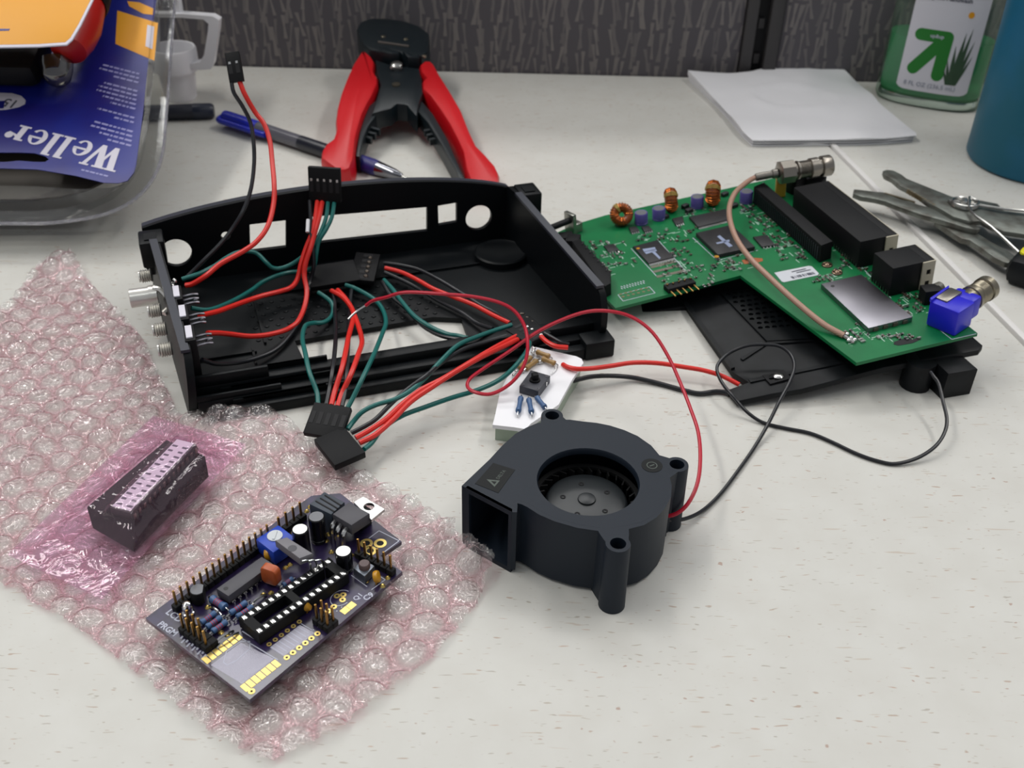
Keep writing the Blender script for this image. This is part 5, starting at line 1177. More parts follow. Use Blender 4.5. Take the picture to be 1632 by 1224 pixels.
wire(t, [(-71.54,332.88,12.00),(-71.02,340.35,14.00),(-69.10,348.72,19.00),(-69.35,361.09,19.00),(-70.88,379.21,15.00),(-72.31,398.83,10.00),(-73.64,409.55,8.00),(-76.73,417.18,8.00),(-81.20,423.80,8.00),(-86.69,428.76,8.00)], 1.1, REDW, 'red wire')
wire(t, [(-68.94,332.15,12.00),(-67.83,339.19,14.00),(-64.82,345.35,19.00),(-63.86,359.00,19.00),(-64.33,373.03,16.00),(-68.54,392.17,11.00),(-71.98,404.20,9.00),(-75.11,413.90,8.00),(-79.20,422.17,8.00),(-83.83,429.49,8.00)], 1.1, REDW, 'red wire')
wire(t, [(-73.59,333.21,12.00),(-73.41,341.11,14.00),(-72.99,348.66,18.00),(-74.72,366.23,17.00),(-78.85,391.72,10.00),(-82.41,411.29,6.00),(-84.39,422.41,6.00),(-86.26,429.31,7.00)], .95, BLKW, 'black wire')
wire(t, [(-67.21,332.22,12.00),(-66.83,339.24,14.00),(-66.85,346.70,18.00),(-69.14,364.10,17.00),(-72.39,387.88,11.00),(-75.12,407.27,7.00),(-76.67,419.93,6.00),(-77.62,431.49,7.00)], .95, BLKW, 'black wire')
wire(t, [(-64.86,331.49,12.00),(-63.24,335.13,14.00),(-59.62,344.25,19.00),(-57.40,363.12,18.00),(-57.08,385.45,13.00),(-57.48,399.52,9.00),(-60.07,413.43,6.00),(-64.27,423.88,5.00),(-69.58,428.89,6.00),(-76.38,433.33,7.00),(-80.95,434.36,8.00)], 1.0, TEALW, 'green wire')

t = thing('wire_harness', 'slanted black connector touching the bubble wrap edge, its wires running up to the right', 'wires', loc(*(-64.89,318.72,0.00)))
a, b = Vector((-64.90,321.61,9.00)), Vector((-54.82,307.42,8.00))
housing(t, tuple((a + b) / 2), b - a, (-.8, -.62, -.05), 5, (b - a).length, 13, 3.0, slots=False)
a2, b2 = Vector((-3.35,392.56,10.00)), Vector((6.71,381.87,10.00))
housing(t, tuple((a2 + b2) / 2), b2 - a2, (.75, .7, 0), 5, (b2 - a2).length, 14, 3.0)
wire(t, [(-63.68,321.65,9.00),(-61.90,325.24,10.00),(-58.37,327.95,13.00),(-53.30,331.36,14.00),(-46.29,335.41,14.00),(-40.62,341.62,14.00),(-34.96,350.11,15.00),(-29.74,360.27,16.00),(-23.46,373.94,15.00),(-15.30,384.30,13.00),(-7.83,392.86,11.00),(-0.93,398.93,10.00)], 1.0, TEALW, 'green wire')
wire(t, [(-61.89,319.35,9.00),(-57.33,322.21,10.00),(-52.87,326.32,11.00),(-47.46,334.19,13.00),(-41.96,342.43,14.00),(-34.89,349.58,16.00),(-29.27,360.83,15.00),(-20.80,374.16,13.00),(-11.68,383.02,11.00),(-1.64,390.58,10.00)], .95, BLKW, 'black wire')
wire(t, [(-59.89,316.93,8.50),(-54.75,320.97,9.50),(-49.14,326.07,11.00),(-43.60,333.10,13.00),(-36.69,340.40,15.00),(-28.32,347.20,16.00),(-18.68,358.44,16.00),(-8.68,373.19,14.00),(-0.76,386.02,11.00),(4.46,392.91,10.00)], 1.1, REDW, 'red wire')
wire(t, [(-58.03,313.90,8.50),(-52.43,317.91,9.50),(-46.60,325.36,11.00),(-40.00,334.66,13.50),(-31.80,342.50,15.50),(-23.43,350.88,17.00),(-13.66,363.31,16.00),(-4.71,376.33,13.00),(2.00,385.64,11.00)], 1.1, REDW, 'red wire')
wire(t, [(-55.97,310.78,8.00),(-53.68,315.32,7.50),(-50.28,323.87,8.00),(-43.73,332.27,8.00),(-34.25,338.93,8.00),(-24.45,344.66,8.50),(-14.35,348.25,10.00),(-5.43,350.11,14.00),(0.86,355.54,17.00),(5.46,364.94,18.00),(7.09,374.75,16.00),(6.66,382.31,12.00)], 1.0, TEALW, 'green wire')

t = thing('wire_harness', 'black connector deep in the router case, its wires running along the case floor', 'wires', loc(*(-69.15,457.47,0.00)))
a, b = Vector((-66.96,459.43,10.00)), Vector((-67.64,437.93,7.00))
housing(t, tuple((a + b) / 2), b - a, (-1, -.15, .05), 5, (b - a).length, 12, 3.0)
m = wmb(t)
for k in range(5):
    p = lerp((-71.39,455.44,11.00), (-71.82,440.89,9.00), k / 4.); m.ball(p, 1.25, 10)
obj('connector_tip', m, mat('contact_brown', '5f5750', .3, .8), t, kind='stuff')
wire(t, [(-64.63,454.95,9.00),(-55.75,452.86,9.00),(-46.76,448.91,9.00),(-36.28,439.60,9.00),(-25.16,429.38,8.00),(-15.88,420.57,7.00),(-8.35,413.66,7.00),(-0.96,402.64,9.00)], .9, BLKW, 'black wire')
wire(t, [(-63.45,449.96,9.00),(-55.06,446.02,9.00),(-46.82,439.09,9.00),(-38.66,431.13,9.00),(-28.69,424.05,9.00),(-18.74,418.79,8.00),(-9.71,410.32,8.00),(-1.81,402.07,9.00)], 1.05, REDW, 'red wire')
wire(t, [(-62.99,440.04,8.00),(-58.18,431.90,8.00),(-52.56,420.59,8.00),(-45.57,408.12,8.00),(-37.70,399.36,8.00),(-29.67,393.45,8.00),(-24.55,392.13,8.00),(-18.86,389.82,8.00),(-11.89,389.63,8.00)], 1.0, TEALW, 'green wire')
wire(t, [(-63.69,438.19,8.00),(-58.67,427.72,7.00),(-50.95,418.32,6.00),(-45.11,408.64,6.00),(-39.25,400.32,6.00),(-31.61,392.85,7.00),(-23.00,389.13,8.00),(-13.22,388.04,8.00),(-6.24,386.33,8.00)], .95, BLKW, 'black wire')
wire(t, [(-63.52,447.37,8.00),(-54.76,442.19,7.00),(-46.69,436.47,6.00),(-35.43,426.39,5.00),(-24.50,416.71,5.00),(-16.81,407.74,5.00),(-9.40,400.11,7.00)], .9, BLKW, 'black wire')
t = thing('wire_pair', 'short red and black wire ends lying over the front corner of the router case', 'wires', loc(*(17.87,401.15,0.00)))
wire(t, [(12.11,385.54,13.00),(14.80,381.15,13.00),(18.55,377.85,13.00),(23.72,377.86,12.50)], 1.05, REDW, 'red wire')
wire(t, [(13.79,388.15,13.00),(17.58,384.27,13.00),(21.06,380.93,13.00),(24.34,380.35,12.50)], .9, BLKW, 'black wire')
m = wmb(t); a = Vector((3.82,410.43,9.00)); b = Vector((12.92,396.93,9.00)); 
for k in range(5):
    p = lerp(tuple(a), tuple(b), k / 4.); m.ball(p, (1.3, .8, .6), 8)
obj('contact_row', m, bpy.data.materials['contact_brown'], t, kind='stuff')
housing(t, tuple((Vector((7.60,408.40,8.00)) + Vector((15.20,395.99,8.00))) / 2), b - a, (-.7, -.7, 0), 5, 15, 12, 3.0, slots=False)

# ================================================================ wire stripper
ST = FRM('strip')
t = thing('wire_stripper', 'self-adjusting wire stripper with red handles and black head, leaning on the partition', 'wire stripper', ST)
def pts2(l): return [(a[0], a[1]) for a in l]
hl = pts2([(-40.40,124.99),(-37.37,124.24),(-32.80,117.31),(-29.94,110.40),(-28.82,96.63),(-25.55,89.19),(-24.56,80.11),(-26.13,65.47),(-27.79,55.93),(-29.64,42.01),(-30.14,27.11),(-30.24,12.72),(-28.77,-7.94),(-29.58,-18.62),(-32.80,-21.39),(-37.25,-20.28),(-43.17,-13.94),(-47.90,-8.80),(-48.74,-0.68),(-47.56,6.30),(-44.03,12.79),(-43.55,22.84),(-45.44,33.76),(-46.58,50.36),(-46.68,68.45),(-45.58,87.35),(-43.91,106.19)])
hr = pts2([(-0.21,106.70),(2.61,112.96),(6.75,113.17),(9.54,108.94),(14.68,93.75),(22.40,73.49),(30.34,51.01),(36.52,26.61),(41.79,9.02),(47.70,-1.07),(53.51,-12.26),(55.90,-20.70),(55.82,-31.63),(48.86,-34.46),(40.72,-33.55),(38.96,-25.98),(36.38,-16.99),(33.63,1.71),(29.57,15.50),(23.63,33.33),(16.77,50.35),(9.31,67.22),(4.34,75.02),(3.17,84.81),(5.20,89.91),(1.29,98.17)])
for h in (hl, hr):
    m = MB(); m.prism(h, -17.5, 0, 3.2); g = obj('handle_grip', m, REDG, t, 'glossy red plastic handle grip')
for h, s in ((pts2([(-28.36,57.47),(-30.14,27.11),(-29.06,0.22),(-26.70,-1.05),(-26.84,18.58),(-25.54,33.22),(-21.89,48.48),(-16.69,65.94),(-19.89,73.82)]), 0), (pts2([(3.79,66.94),(12.90,50.16),(23.16,22.35),(33.67,-13.15),(37.95,-27.31),(35.54,-28.70),(30.42,-13.29),(20.72,13.67),(10.59,39.42),(2.97,52.77)]), 1)):
    m = MB(); m.prism(h, -15, -4, .8); obj('handle_bar', m, TOOLB, t)
body = pts2([(-30.11,115.68),(-19.46,109.19),(-0.07,104.97),(2.64,91.46),(4.86,73.42),(3.63,59.03),(3.34,43.60),(-0.26,49.53),(-4.04,57.09),(-10.42,58.34),(-13.70,51.96),(-19.57,48.59),(-24.63,45.29),(-23.77,65.59),(-23.14,81.83),(-27.19,96.72)])
m = MB(); m.prism(body, -14, -2, 1.2); obj('stripper_body', m, TOOLB, t)
head = pts2([(-47.53,155.37),(-46.11,165.15),(-39.82,171.41),(-28.86,172.01),(-15.34,168.80),(-4.64,161.56),(3.16,150.46),(4.55,137.42),(4.36,122.83),(0.60,117.28),(-4.39,117.02),(-9.21,114.99),(-14.86,121.82),(-21.06,125.10),(-27.37,121.17),(-34.44,124.40),(-40.32,131.36)])
m = MB(); m.prism(head, -19, 1.0, 2.2); hd = obj('stripper_head', m, TOOLB, t)
for q in ([(-27.94,126.55),(-20.88,123.30),(-14.69,120.04),(-14.35,116.50),(-20.16,116.20),(-27.18,119.39)], [(-12.19,120.17),(-3.41,115.30),(-1.06,117.19),(-0.63,111.91),(-8.07,111.53)]): 
    m = MB(); m.prism(pts2(q), -10, 2.4, 1.4); obj('jaw_pad', m, TOOLB, hd)
m = MB(); c0 = (-29.90,133.54,1.00); c1 = (-8.66,128.26,1.00); m.tube([(c0[0], c0[1], 1.3), (c1[0], c1[1], 1.3)], 1.0, 8, 1, False); obj('jaw_bar', m, mat('bar_dull', '5a5450', .4, .6), hd)
for c in ((-27.40,142.02,1.00), (-11.74,139.13,1.00), (2.40,115.60,0.00)):
    m = MB(); m.lathe([(1.6, .6), (1.5, 1.6), (.8, 2.0)], 14, (c[0], c[1], 0)); obj('head_rivet', m, BRASS, hd)
c = (-14.92,105.07,0.00); m = MB(); m.lathe([(4.2, -3), (4.0, .5), (2.4, 1.6), (.4, 1.9)], 18, (c[0], c[1], 0)); m.cbox((c[0], c[1] - 3, -1.5), (8, 3.4, 2.0), 0, .6); obj('adjusting_screw', m, STEEL, t)
c = (-13.06,81.51,0.00); m = MB(); m.cyl((c[0], c[1], -2.5), 2.6, 1.2, 14); obj('pivot_pin', m, BRASS, t)
m = MB()
for s, a in ((-1, (-22.08,36.36,0.00)), (1, (11.58,36.48,0.00))):
    for k in range(3): m.cbox((a[0] + s * k * 2.0, a[1] - k * 5.0, -11), (7, 2.0, 4), .4 * s)
obj('crimp_teeth', m, TOOLB, t, kind='stuff')

# ================================================================ ball-point pen and dark marker
A, B = Vector((-189.63,648.08,6.00)), Vector((-63.12,564.62,4.00)); d = (B - A).normalized(); L = (B - A).length
t = thing('pen', 'clear-barrelled retractable pen with blue clip and navy rubber grip, lying under the wire stripper', 'pen', loc(A.x, A.y, 0))
T = ROOTM[t.name].inverted() @ Matrix.Translation(A) @ zto(d)
def pl(prof, mt, nm, lbl=None):
    m = MB(T); m.lathe(prof, 20); return obj(nm, m, mt, t, lbl)
pl([(2.5, 0), (4.2, .4), (4.4, 4), (4.4, L * .16), (4.3, L * .20)], BLUEP, 'pen_cap', 'bright blue push-button end')
pl([(4.1, L * .20), (4.3, L * .22), (4.3, L * .62), (4.4, L * .64)], PENCLR, 'pen_barrel', 'smoky transparent barrel')
pl([(1.2, L * .3), (1.6, L * .31), (1.6, L * .63)], BLACKG, 'ink_refill')
pl([(4.4, L * .44), (4.45, L * .445), (4.45, L * .62), (4.4, L * .63)], mat('barrel_dark', '20222c', .3), 'barrel_band', 'dark printed barrel section')
m = MB(T)
g = [(4.4, L * .63)]
for k in range(14): g += [(4.9, L * (.64 + k * .014)), (4.7, L * (.646 + k * .014))]
g += [(4.6, L * .845), (4.4, L * .85)]
pl(g, NAVY, 'pen_grip', 'ribbed navy rubber grip')
pl([(4.4, L * .85), (4.3, L * .86), (3.2, L * .93), (1.8, L * .965), (1.0, L * .97)], mat('cone_chrome', '7d7e84', .15, 1.), 'pen_cone'); pl([(.9, L * .965), (.6, L * .985), (.4, L)], STEEL, 'pen_tip')
m = MB(ROOTM[t.name].inverted()); zv = Vector((0, 0, 1)); sd = d.cross(zv).normalized()
c0 = A - d * 1 + sd * 5.2; c1 = A + d * L * .24 + sd * 5.8
m.tube([c0 - sd * 3, c0 + d * 3 + sd * 1.2, c0 + d * 14 + sd * 1.2, c1, c1 + d * 5 - sd * .5], 1.9, 10); obj('pen_clip', m, BLUEP, t, 'bright blue pocket clip')
A2 = Vector((-243.35,653.70,5.00)); B2 = Vector((-193.76,661.43,5.00)); d2 = (B2 - A2).normalized(); L2 = (B2 - A2).length
t = thing('marker', 'dark navy marker pen behind the blister pack, its end touching the blue pen', 'pen', loc(B2.x, B2.y, 0))
m = MB(ROOTM[t.name].inverted()); m.lathe([(3.5, -60), (5, -58), (5, L2 * .62), (4.6, L2 * .64)], 18, A2, d2); obj('marker_barrel', m, mat('marker_dark', '1a1d2b', .35), t)
m = MB(ROOTM[t.name].inverted()); m.lathe([(4.6, L2 * .6), (5.2, L2 * .63), (5.0, L2 - 8), (3.8, L2 - 6)], 18, A2, d2); obj('marker_cap', m, mat('marker_cap', '252b3c', .4), t)

# ================================================================ white moulded stand with a round cup
YW = 690
t = thing('plastic_stand', 'white moulded plastic stand with an open square frame, behind the blister pack', 'stand', loc(-225, YW))
fo = [(a[0], a[2]) for a in ((-238.24,690.00,58.75), (-219.85,690.00,59.20), (-199.25,690.00,58.09), (-195.50,690.00,55.78), (-196.78,690.00,49.69), (-203.38,690.00,26.78), (-205.56,690.00,23.35), (-212.36,690.00,22.76), (-244.59,690.00,23.23))]
fi = [(a[0], a[2]) for a in ((-235.80,690.00,56.41), (-220.24,690.00,56.79), (-205.68,690.00,55.93), (-202.83,690.00,53.19), (-203.96,690.00,48.30), (-208.73,690.00,32.94), (-212.42,690.00,27.83), (-221.02,690.00,26.35), (-241.12,690.00,26.28))]
m = MB(Matrix.Translation((225, 0, 0)) @ Matrix.Translation((0, 4, 0)) @ Matrix.Rotation(pi / 2, 4, 'X')); m.plate(fo, [fi], 0, 7); obj('stand_frame', m, WHITEP, t, 'white open square frame')
p0 = (-224.88,692.00,66.45); p1 = (-220.61,692.00,57.80)
m = MB(); m.box(p0[0] + 225, 0, p1[2] - 1, p1[0] + 225, 7, p0[2] + 6, .8); obj('stand_tab', m, WHITEP, t)
c = (-226.29,696.00,34.76); b_ = (-228.46,676.82,0.00)
rr_ = 15.0
cx = (-216.77,696.00,28.69)[0] + 225 - rr_
m = MB(); zt = c[2]; m.lathe([(rr_ - 4.5, .1), (rr_ - 4, 2), (rr_ - 3, zt * .45), (rr_ - 3, zt * .55), (rr_ + .5, zt * .58), (rr_ + .2, zt * .96), (rr_ - .6, zt), (rr_ - 1.8, zt), (rr_ - 4.5, 6)], 32, (cx, 6, 0)); obj('stand_cup', m, WHITEP, t, 'round white cup below the frame')

# ================================================================ blister pack with a soldering iron
PK = FRM('pack')
t = thing('blister_pack', 'clear plastic blister pack with a blue printed card, tilted up against the partition at left', 'packaging', PK)
rimo = pts2([(-117.47,-7.22),(-70.61,-6.53),(-40.11,-3.43),(-21.37,-2.81),(-6.17,-0.63),(8.61,3.69),(19.67,10.94),(26.96,21.71),(30.59,35.31),(30.64,51.05),(28.08,70.14),(24.40,95.03),(18.73,131.97),(11.83,177.52),(6.46,214.29),(-197.37,206.11)])
rimi = pts2([(-117.78,2.09),(-73.61,2.69),(-42.69,5.43),(-23.78,6.05),(-10.13,8.66),(2.34,13.85),(12.31,22.10),(17.32,33.04),(19.74,46.00),(18.85,62.54),(14.74,94.68),(9.44,131.62),(1.78,177.13),(-3.00,207.59),(-191.28,200.07)])
m = MB(); m.plate(rimo, [rimi], -1.2, 0); obj('rim_flange', m, CLEAR, t, 'clear crimped outer rim')
m = MB()
bead = [(a[0], a[1], .2) for a in rimo[:14]]
m.tube([(x, y, .5 * ((k % 2))) for k, (x, y, z) in enumerate(spline(bead, 8))], .9, 6, 1, False); obj('rim_bead', m, film('bead_highlight', 'e6e6ee', 'b4b6c4', .22, .3, 'dcdce8', .08, (900, 1.)), t)  # bright rim highlights put into the bead's pale lilac scatter colour
top = pts2([(-109.66,4.27),(-67.93,5.67),(-37.54,7.97),(-18.91,8.17),(0.16,6.67),(18.38,8.57),(25.35,12.24),(27.01,17.49),(25.66,35.21),(21.88,67.82),(14.26,113.04),(7.84,156.86),(3.18,186.15),(-174.32,179.06)])
def shell(m, lo_, hi_, z0, z1):
    n = len(lo_); vs = [(x, y, z0) for x, y in lo_] + [(x, y, z1) for x, y in hi_]; m.add(vs, [(i, (i + 1) % n, n + (i + 1) % n, n + i) for i in range(n)])
top = top[:1] + top[1:]
import itertools
def resamp(poly, n):
    P = [Vector(p) for p in poly]; Ls = [(P[(i + 1) % len(P)] - P[i]).length for i in range(len(P))]; tot = sum(Ls); out = []
    for k in range(n):
        s = tot * k / n; i = 0
        while s > Ls[i]: s -= Ls[i]; i += 1
        out.append(tuple(P[i] + (P[(i + 1) % len(P)] - P[i]) * (s / max(1e-6, Ls[i]))))
    return out
m = MB(); shell(m, resamp(rimi, 90), resamp(top, 90), -.4, 15.5); obj('shell_wall', m, CLEAR, t, smooth=60)
m = MB(); low = [(x * .93 + rimi[0][0] * .0, y * .93 + 4) for x, y in rimi]; shell(m, resamp(rimi, 90), resamp([(x - (3 if x > 0 else -3), y + 3) for x, y in rimi], 90), -.8, -9); obj('shell_tray', m, CLEAR, t, smooth=60)
card = pts2([(-115.18,16.42),(-73.62,20.47),(-42.53,22.41),(-23.44,22.18),(-3.47,18.46),(11.75,14.18),(19.03,13.99),(23.32,15.87),(25.42,22.07),(25.21,27.38),(20.56,65.19),(13.19,115.50),(7.82,159.59),(4.15,186.05),(-175.28,178.90)])
slot_ = pts2([(-69.24,28.62),(-64.53,31.93),(-55.29,33.15),(-45.76,33.48),(-36.22,33.81),(-28.15,33.63),(-22.15,31.58),(-19.65,29.42),(-21.08,27.58),(-26.45,27.40),(-34.59,28.01),(-40.66,26.91),(-43.81,26.81),(-53.28,26.48),(-62.46,25.28)])
m = MB(); m.plate(card, [slot_], 12.6, 13.0); cd_ = obj('printed_card', m, BLUECARD, t, 'blue printed backing card')
def onp(l): return [(a[0], a[1]) for a in l]
def prt(poly, mt, nm='print_patch', z=13.02, lbl=None):
    m = MB(); m.prism(poly, z, z + .1); return obj(nm, m, mt, cd_, lbl, smooth=0)
ti = [(x * .95 - 4, y * .95 + 6) for x, y in rimi]
m = MB(); m.prism(ti, 1.0, 2.4, .4); obj('darkening_sheet', m, mat('sheet_brown', '3d372f', .6), t, 'dark brown sheet added to darken the pack')  # added sheet for unseen contents, darkens the shell and deepens its shadow
prt(onp([(-12.27,149.09),(13.21,138.85),(17.82,106.71),(-6.67,120.09)]), YELC, lbl='yellow price panel')
prt(onp([(-153.47,119.95),(-106.50,121.72),(-71.86,123.03),(-46.13,118.61),(-35.11,103.19),(-41.20,87.61),(-62.49,90.88),(-142.02,88.99)]), NAVYC)
prt(onp([(7.56,136.98),(11.79,135.48),(14.81,116.09),(10.44,118.59)]), CARDW, z=13.14)
prt(onp([(-8.47,157.80),(-1.40,156.93),(8.05,151.58),(8.87,145.95),(2.95,146.85),(-6.38,153.30)]), YELC)
ov = onp([(-68.40,76.64),(-58.73,77.98),(-51.94,77.73),(-46.75,75.94),(-43.48,72.62),(-43.00,69.71),(-45.62,67.19),(-51.64,65.04),(-58.06,64.33),(-64.61,64.09),(-72.34,67.69),(-74.13,73.48)])
prt(ov, CARDW, lbl='pale oval wattage mark')
prt(onp([(-63.34,70.93),(-54.24,71.74),(-53.23,65.95),(-61.62,65.16)]), BLUECARD, z=13.14)
# lettering, upside down as the card lies
def vec2(a): return Vector((a[0], a[1]))
o = vec2((20.72,30.36,13.00)); e_ = vec2((-46.53,49.55,13.00)); xd = (e_ - o); LW = xd.length; xd.normalize(); dn = vec2((22.65,18.90,13.00)) - vec2((14.95,36.02,13.00)); yd = dn - xd * dn.dot(xd); 
yd.normalize()
o = vec2((19.32,36.63,13.00))
TW = Matrix(((xd.x, yd.x * 1.15, 0, o.x), (xd.y, yd.y * 1.15, 0, o.y), (0, 0, 1, 13.12), (0, 0, 0, 1)))
U = LW / 5.15
def gl(*polys):
    m = MB(TW)
    for p in polys:
        if isinstance(p, tuple): m.plate([(x * U, y * U) for x, y in p[0]], [[(x * U, y * U) for x, y in h] for h in p[1]], 0, .08)
        else: m.plate([(x * U, y * U) for x, y in p], [], 0, .08)
    obj('lettering', m, CARDW, cd_, smooth=0)
def arc(cx, cy, rx, ry, a0, a1, n=18): return [(cx + rx * cos(radians(a0 + (a1 - a0) * i / n)), cy + ry * sin(radians(a0 + (a1 - a0) * i / n))) for i in range(n + 1)]
gl([(-.06, 1.0), (.42, 1.0), (.42, .93), (.34, .93), (.52, .32), (.62, .62), (.52, .93), (.44, .93), (.44, 1.0), (.94, 1.0), (.94, .93), (.84, .93), (1.02, .32), (1.2, .93), (1.08, .93), (1.08, 1.0), (1.46, 1.0), (1.46, .93), (1.36, .93), (1.06, 0), (.88, 0), (.70, .48), (.54, 0), (.36, 0), (.06, .93), (-.06, .93)])
def e_gl(x):
    gl(arc(x, .34, .36, .35, 8, 325, 26) + arc(x + .03, .34, .18, .29, 325, 8, 20)[0:18] + [(x + .21, .38)], [(x - .2, .33), (x + .36, .33), (x + .36, .41), (x - .2, .41)])
for x in (1.72, 3.62): e_gl(x)
for x in (2.2, 2.72): gl([(x, 1.0), (x + .36, 1.0), (x + .36, .07), (x + .48, .07), (x + .48, 0), (x, 0), (x, .07), (x + .12, .07), (x + .12, .93), (x, .93)])
gl([(4.1, .68), (4.46, .68), (4.46, .07), (4.6, .07), (4.6, 0), (4.1, 0), (4.1, .07), (4.22, .07), (4.22, .61), (4.1, .61)], arc(4.74, .52, .17, .14, 200, -60, 14) + [(4.8, .36), (4.46, .44), (4.46, .56)])
# rows of small print (illegible in the photograph): broken bars
m = MB(); A0 = vec2((11.94,95.64,13.00)); A1 = vec2((20.18,37.11,13.00)); rd = (vec2((-4.14,100.19,13.00)) - vec2((13.18,94.67,13.00))).normalized()
dv = A1 - A0
for r in range(17):
    if r in (3, 9, 12): continue
    p = A0 + dv * (r / 17.); x = 0; Lr = rnd.uniform(19, 27) if r not in (2, 8, 11, 16) else rnd.uniform(10, 16)
    while x < Lr:
        w_1 = rnd.uniform(1.2, 4); q0 = p + rd * x; q1 = p + rd * min(Lr, x + w_1); n_ = Vector((-rd.y, rd.x)) * .62
        m.add([(q0.x - n_.x, q0.y - n_.y, 13.1), (q1.x - n_.x, q1.y - n_.y, 13.1), (q1.x + n_.x, q1.y + n_.y, 13.1), (q0.x + n_.x, q0.y + n_.y, 13.1)], [(0, 1, 2, 3)]); x += w_1 + .7
p = vec2((12.93,18.58,13.00)); x = 0
while x < 14:
    w_1 = rnd.uniform(1, 3); q0 = p + xd * x; q1 = p + xd * (x + w_1); n_ = yd * .5
    m.add([(q0.x - n_.x, q0.y - n_.y, 13.1), (q1.x - n_.x, q1.y - n_.y, 13.1), (q1.x + n_.x, q1.y + n_.y, 13.1), (q0.x + n_.x, q0.y + n_.y, 13.1)], [(0, 1, 2, 3)]); x += w_1 + .5
obj('small_print', m, mat('print_lilac', '8f90c0', .5), cd_, kind='stuff', smooth=0)
o15 = vec2((-46.18,71.54,13.00)); T15 = Matrix(((xd.x, yd.x, 0, o15.x), (xd.y, yd.y, 0, o15.y), (0, 0, 1, 13.14), (0, 0, 0, 1)))
m = MB(T15); m.text('15', 8.5, Matrix.Identity(4), .15); obj('lettering', m, INK, cd_, smooth=0)
# yellow inner card, folded forward
yq = pts2([(-90.09,66.66),(-40.78,68.99),(-22.30,70.16),(-9.00,72.11),(-7.37,75.56),(-5.98,86.43),(-4.49,107.85),(-3.70,123.73),(-108.34,119.59)])
m = MB(); m.prism(yq, 51.4, 52, .1); yc = obj('inner_card', m, YELC, t, 'plain yellow card with a white edge')
m = MB(); e = pts2([(-90.09,66.66),(-40.78,68.99),(-22.30,70.16),(-9.00,72.11),(-7.37,75.56),(-5.98,86.43),(-4.49,107.85),(-3.19,107.90),(-4.60,85.99),(-6.06,74.15),(-7.89,70.22),(-21.79,68.26),(-40.22,67.09),(-89.44,64.77)]); m.prism(e, 51.2, 51.9, .1); obj('card_edge', m, CARDW, yc)
m = MB(); m.prism(pts2([(-50.56,80.78),(-39.26,81.21),(-39.47,79.72),(-49.98,78.83)]), 52.02, 52.1); obj('print_patch', m, BLUECARD, yc, smooth=0)
m = MB()
a_ = (-25.88,78.17,13.00); b_ = (-30.87,124.57,13.00)
prof = [(9, 0), (10.5, 6), (11.5, 20), (12, 60)]
m.lathe([(.5, -1.2), (4.5, 0), (7, 3), (8, 8), (8.2, 13)], 24, (a_[0], a_[1], 20), (b_[0] - a_[0], b_[1] - a_[1], 20)); obj('tip_dome', m, DOME, t, 'clear moulded dome over the iron tip')
t = thing('soldering_iron', 'soldering iron with red and black handle packed inside the blister pack', 'soldering iron', PK)
c = (-19.65,100.22,18.00); dd = (vec2((-21.86,140.34,18.00)) - vec2(c)).normalized()
m = MB(); m.lathe([(3, -12), (9, -9), (12, 0), (13.5, 10), (13, 24), (12, 40), (11, 120)], 26, (c[0], c[1], 31.8), (dd.x, dd.y, .05)); obj('iron_handle', m, ORANGE, t, 'shiny red handle end')
m = MB(); m.lathe([(13.6, 26), (14.4, 30), (14.4, 40), (13, 44), (12.6, 110)], 26, (c[0], c[1], 31.8), (dd.x, dd.y, .05)); obj('handle_sleeve', m, BLACKM, t)
m = MB(); e_0 = (-54.60,96.47,20.00); m.cbox((e_0[0] - 22, e_0[1], 14.2), (80, 34, 15), 0, 5); obj('iron_stand', m, BLACKM, t, 'black coiled rest beside the handle')

# ================================================================ folded paper napkins
NP = FRM('napkin')
t = thing('paper_napkin', 'stack of folded white paper napkins lying across the desk seam', 'napkin', NP)
nq = pts2([(-81.49,55.42),(-73.07,53.34),(-52.70,52.12),(-38.62,54.47),(-17.74,68.22),(-2.76,73.47),(29.47,71.65),(34.20,62.40),(43.66,11.70),(54.59,-51.88),(35.24,-57.26),(16.27,-60.52),(-14.47,-63.47),(-55.07,-67.03),(-58.85,-53.82),(-62.75,-26.92),(-68.73,4.05)])
Rn = [Vector(p) for p in nq]
def napk(z0, z1, sc, seed, mn):
    c = sum(Rn, Vector((0, 0))) / len(Rn); P = [c + (p - c) * sc for p in Rn]
    xs = [p.x for p in P]; ys = [p.y for p in P]; n = 44; vs = []; fs = []; ids = {}
    R = np.array([(p.x, p.y) for p in P])
    m = MB()
    # fan of rings from the middle so the outline stays exact
    big = resamp([(p.x, p.y) for p in P], 96); K = 14; vs = []
    for k in range(K + 1):
        f = k / K
        for (x, y) in big:
            X, Y = c.x + (x - c.x) * f, c.y + (y - c.y) * f
            h = 1.5 * noise.noise((X * .035, Y * .035, seed)) + .8 * noise.noise((X * .08 + 3, Y * .05, seed))
            rg = math.hypot((X - c.x - 4) / 34, (Y - c.y) / 26); h += 1.7 * math.exp(-((rg - .85) / .14) ** 2)
            back = max(0, (Y - c.y) / 60)
            vs.append((X, Y, z1 + max(0, h) + back * 3.2 - (f ** 6) * (z1 - z0) * (1.0 if seed == 1 else .8)))
    n = len(big)
    fs = [tuple(range(n))] + [(k * n + i, k * n + (i + 1) % n, (k + 1) * n + (i + 1) % n, (k + 1) * n + i) for k in range(K) for i in range(n)]
    # under side
    b = len(vs); vs += [(x, y, z0 - .3) for x, y in big]; fs += [(K * n + i, K * n + (i + 1) % n, b + (i + 1) % n, b + i) for i in range(n)] + [tuple(b + i for i in range(n - 1, -1, -1))]
    m.add(vs, fs); return m
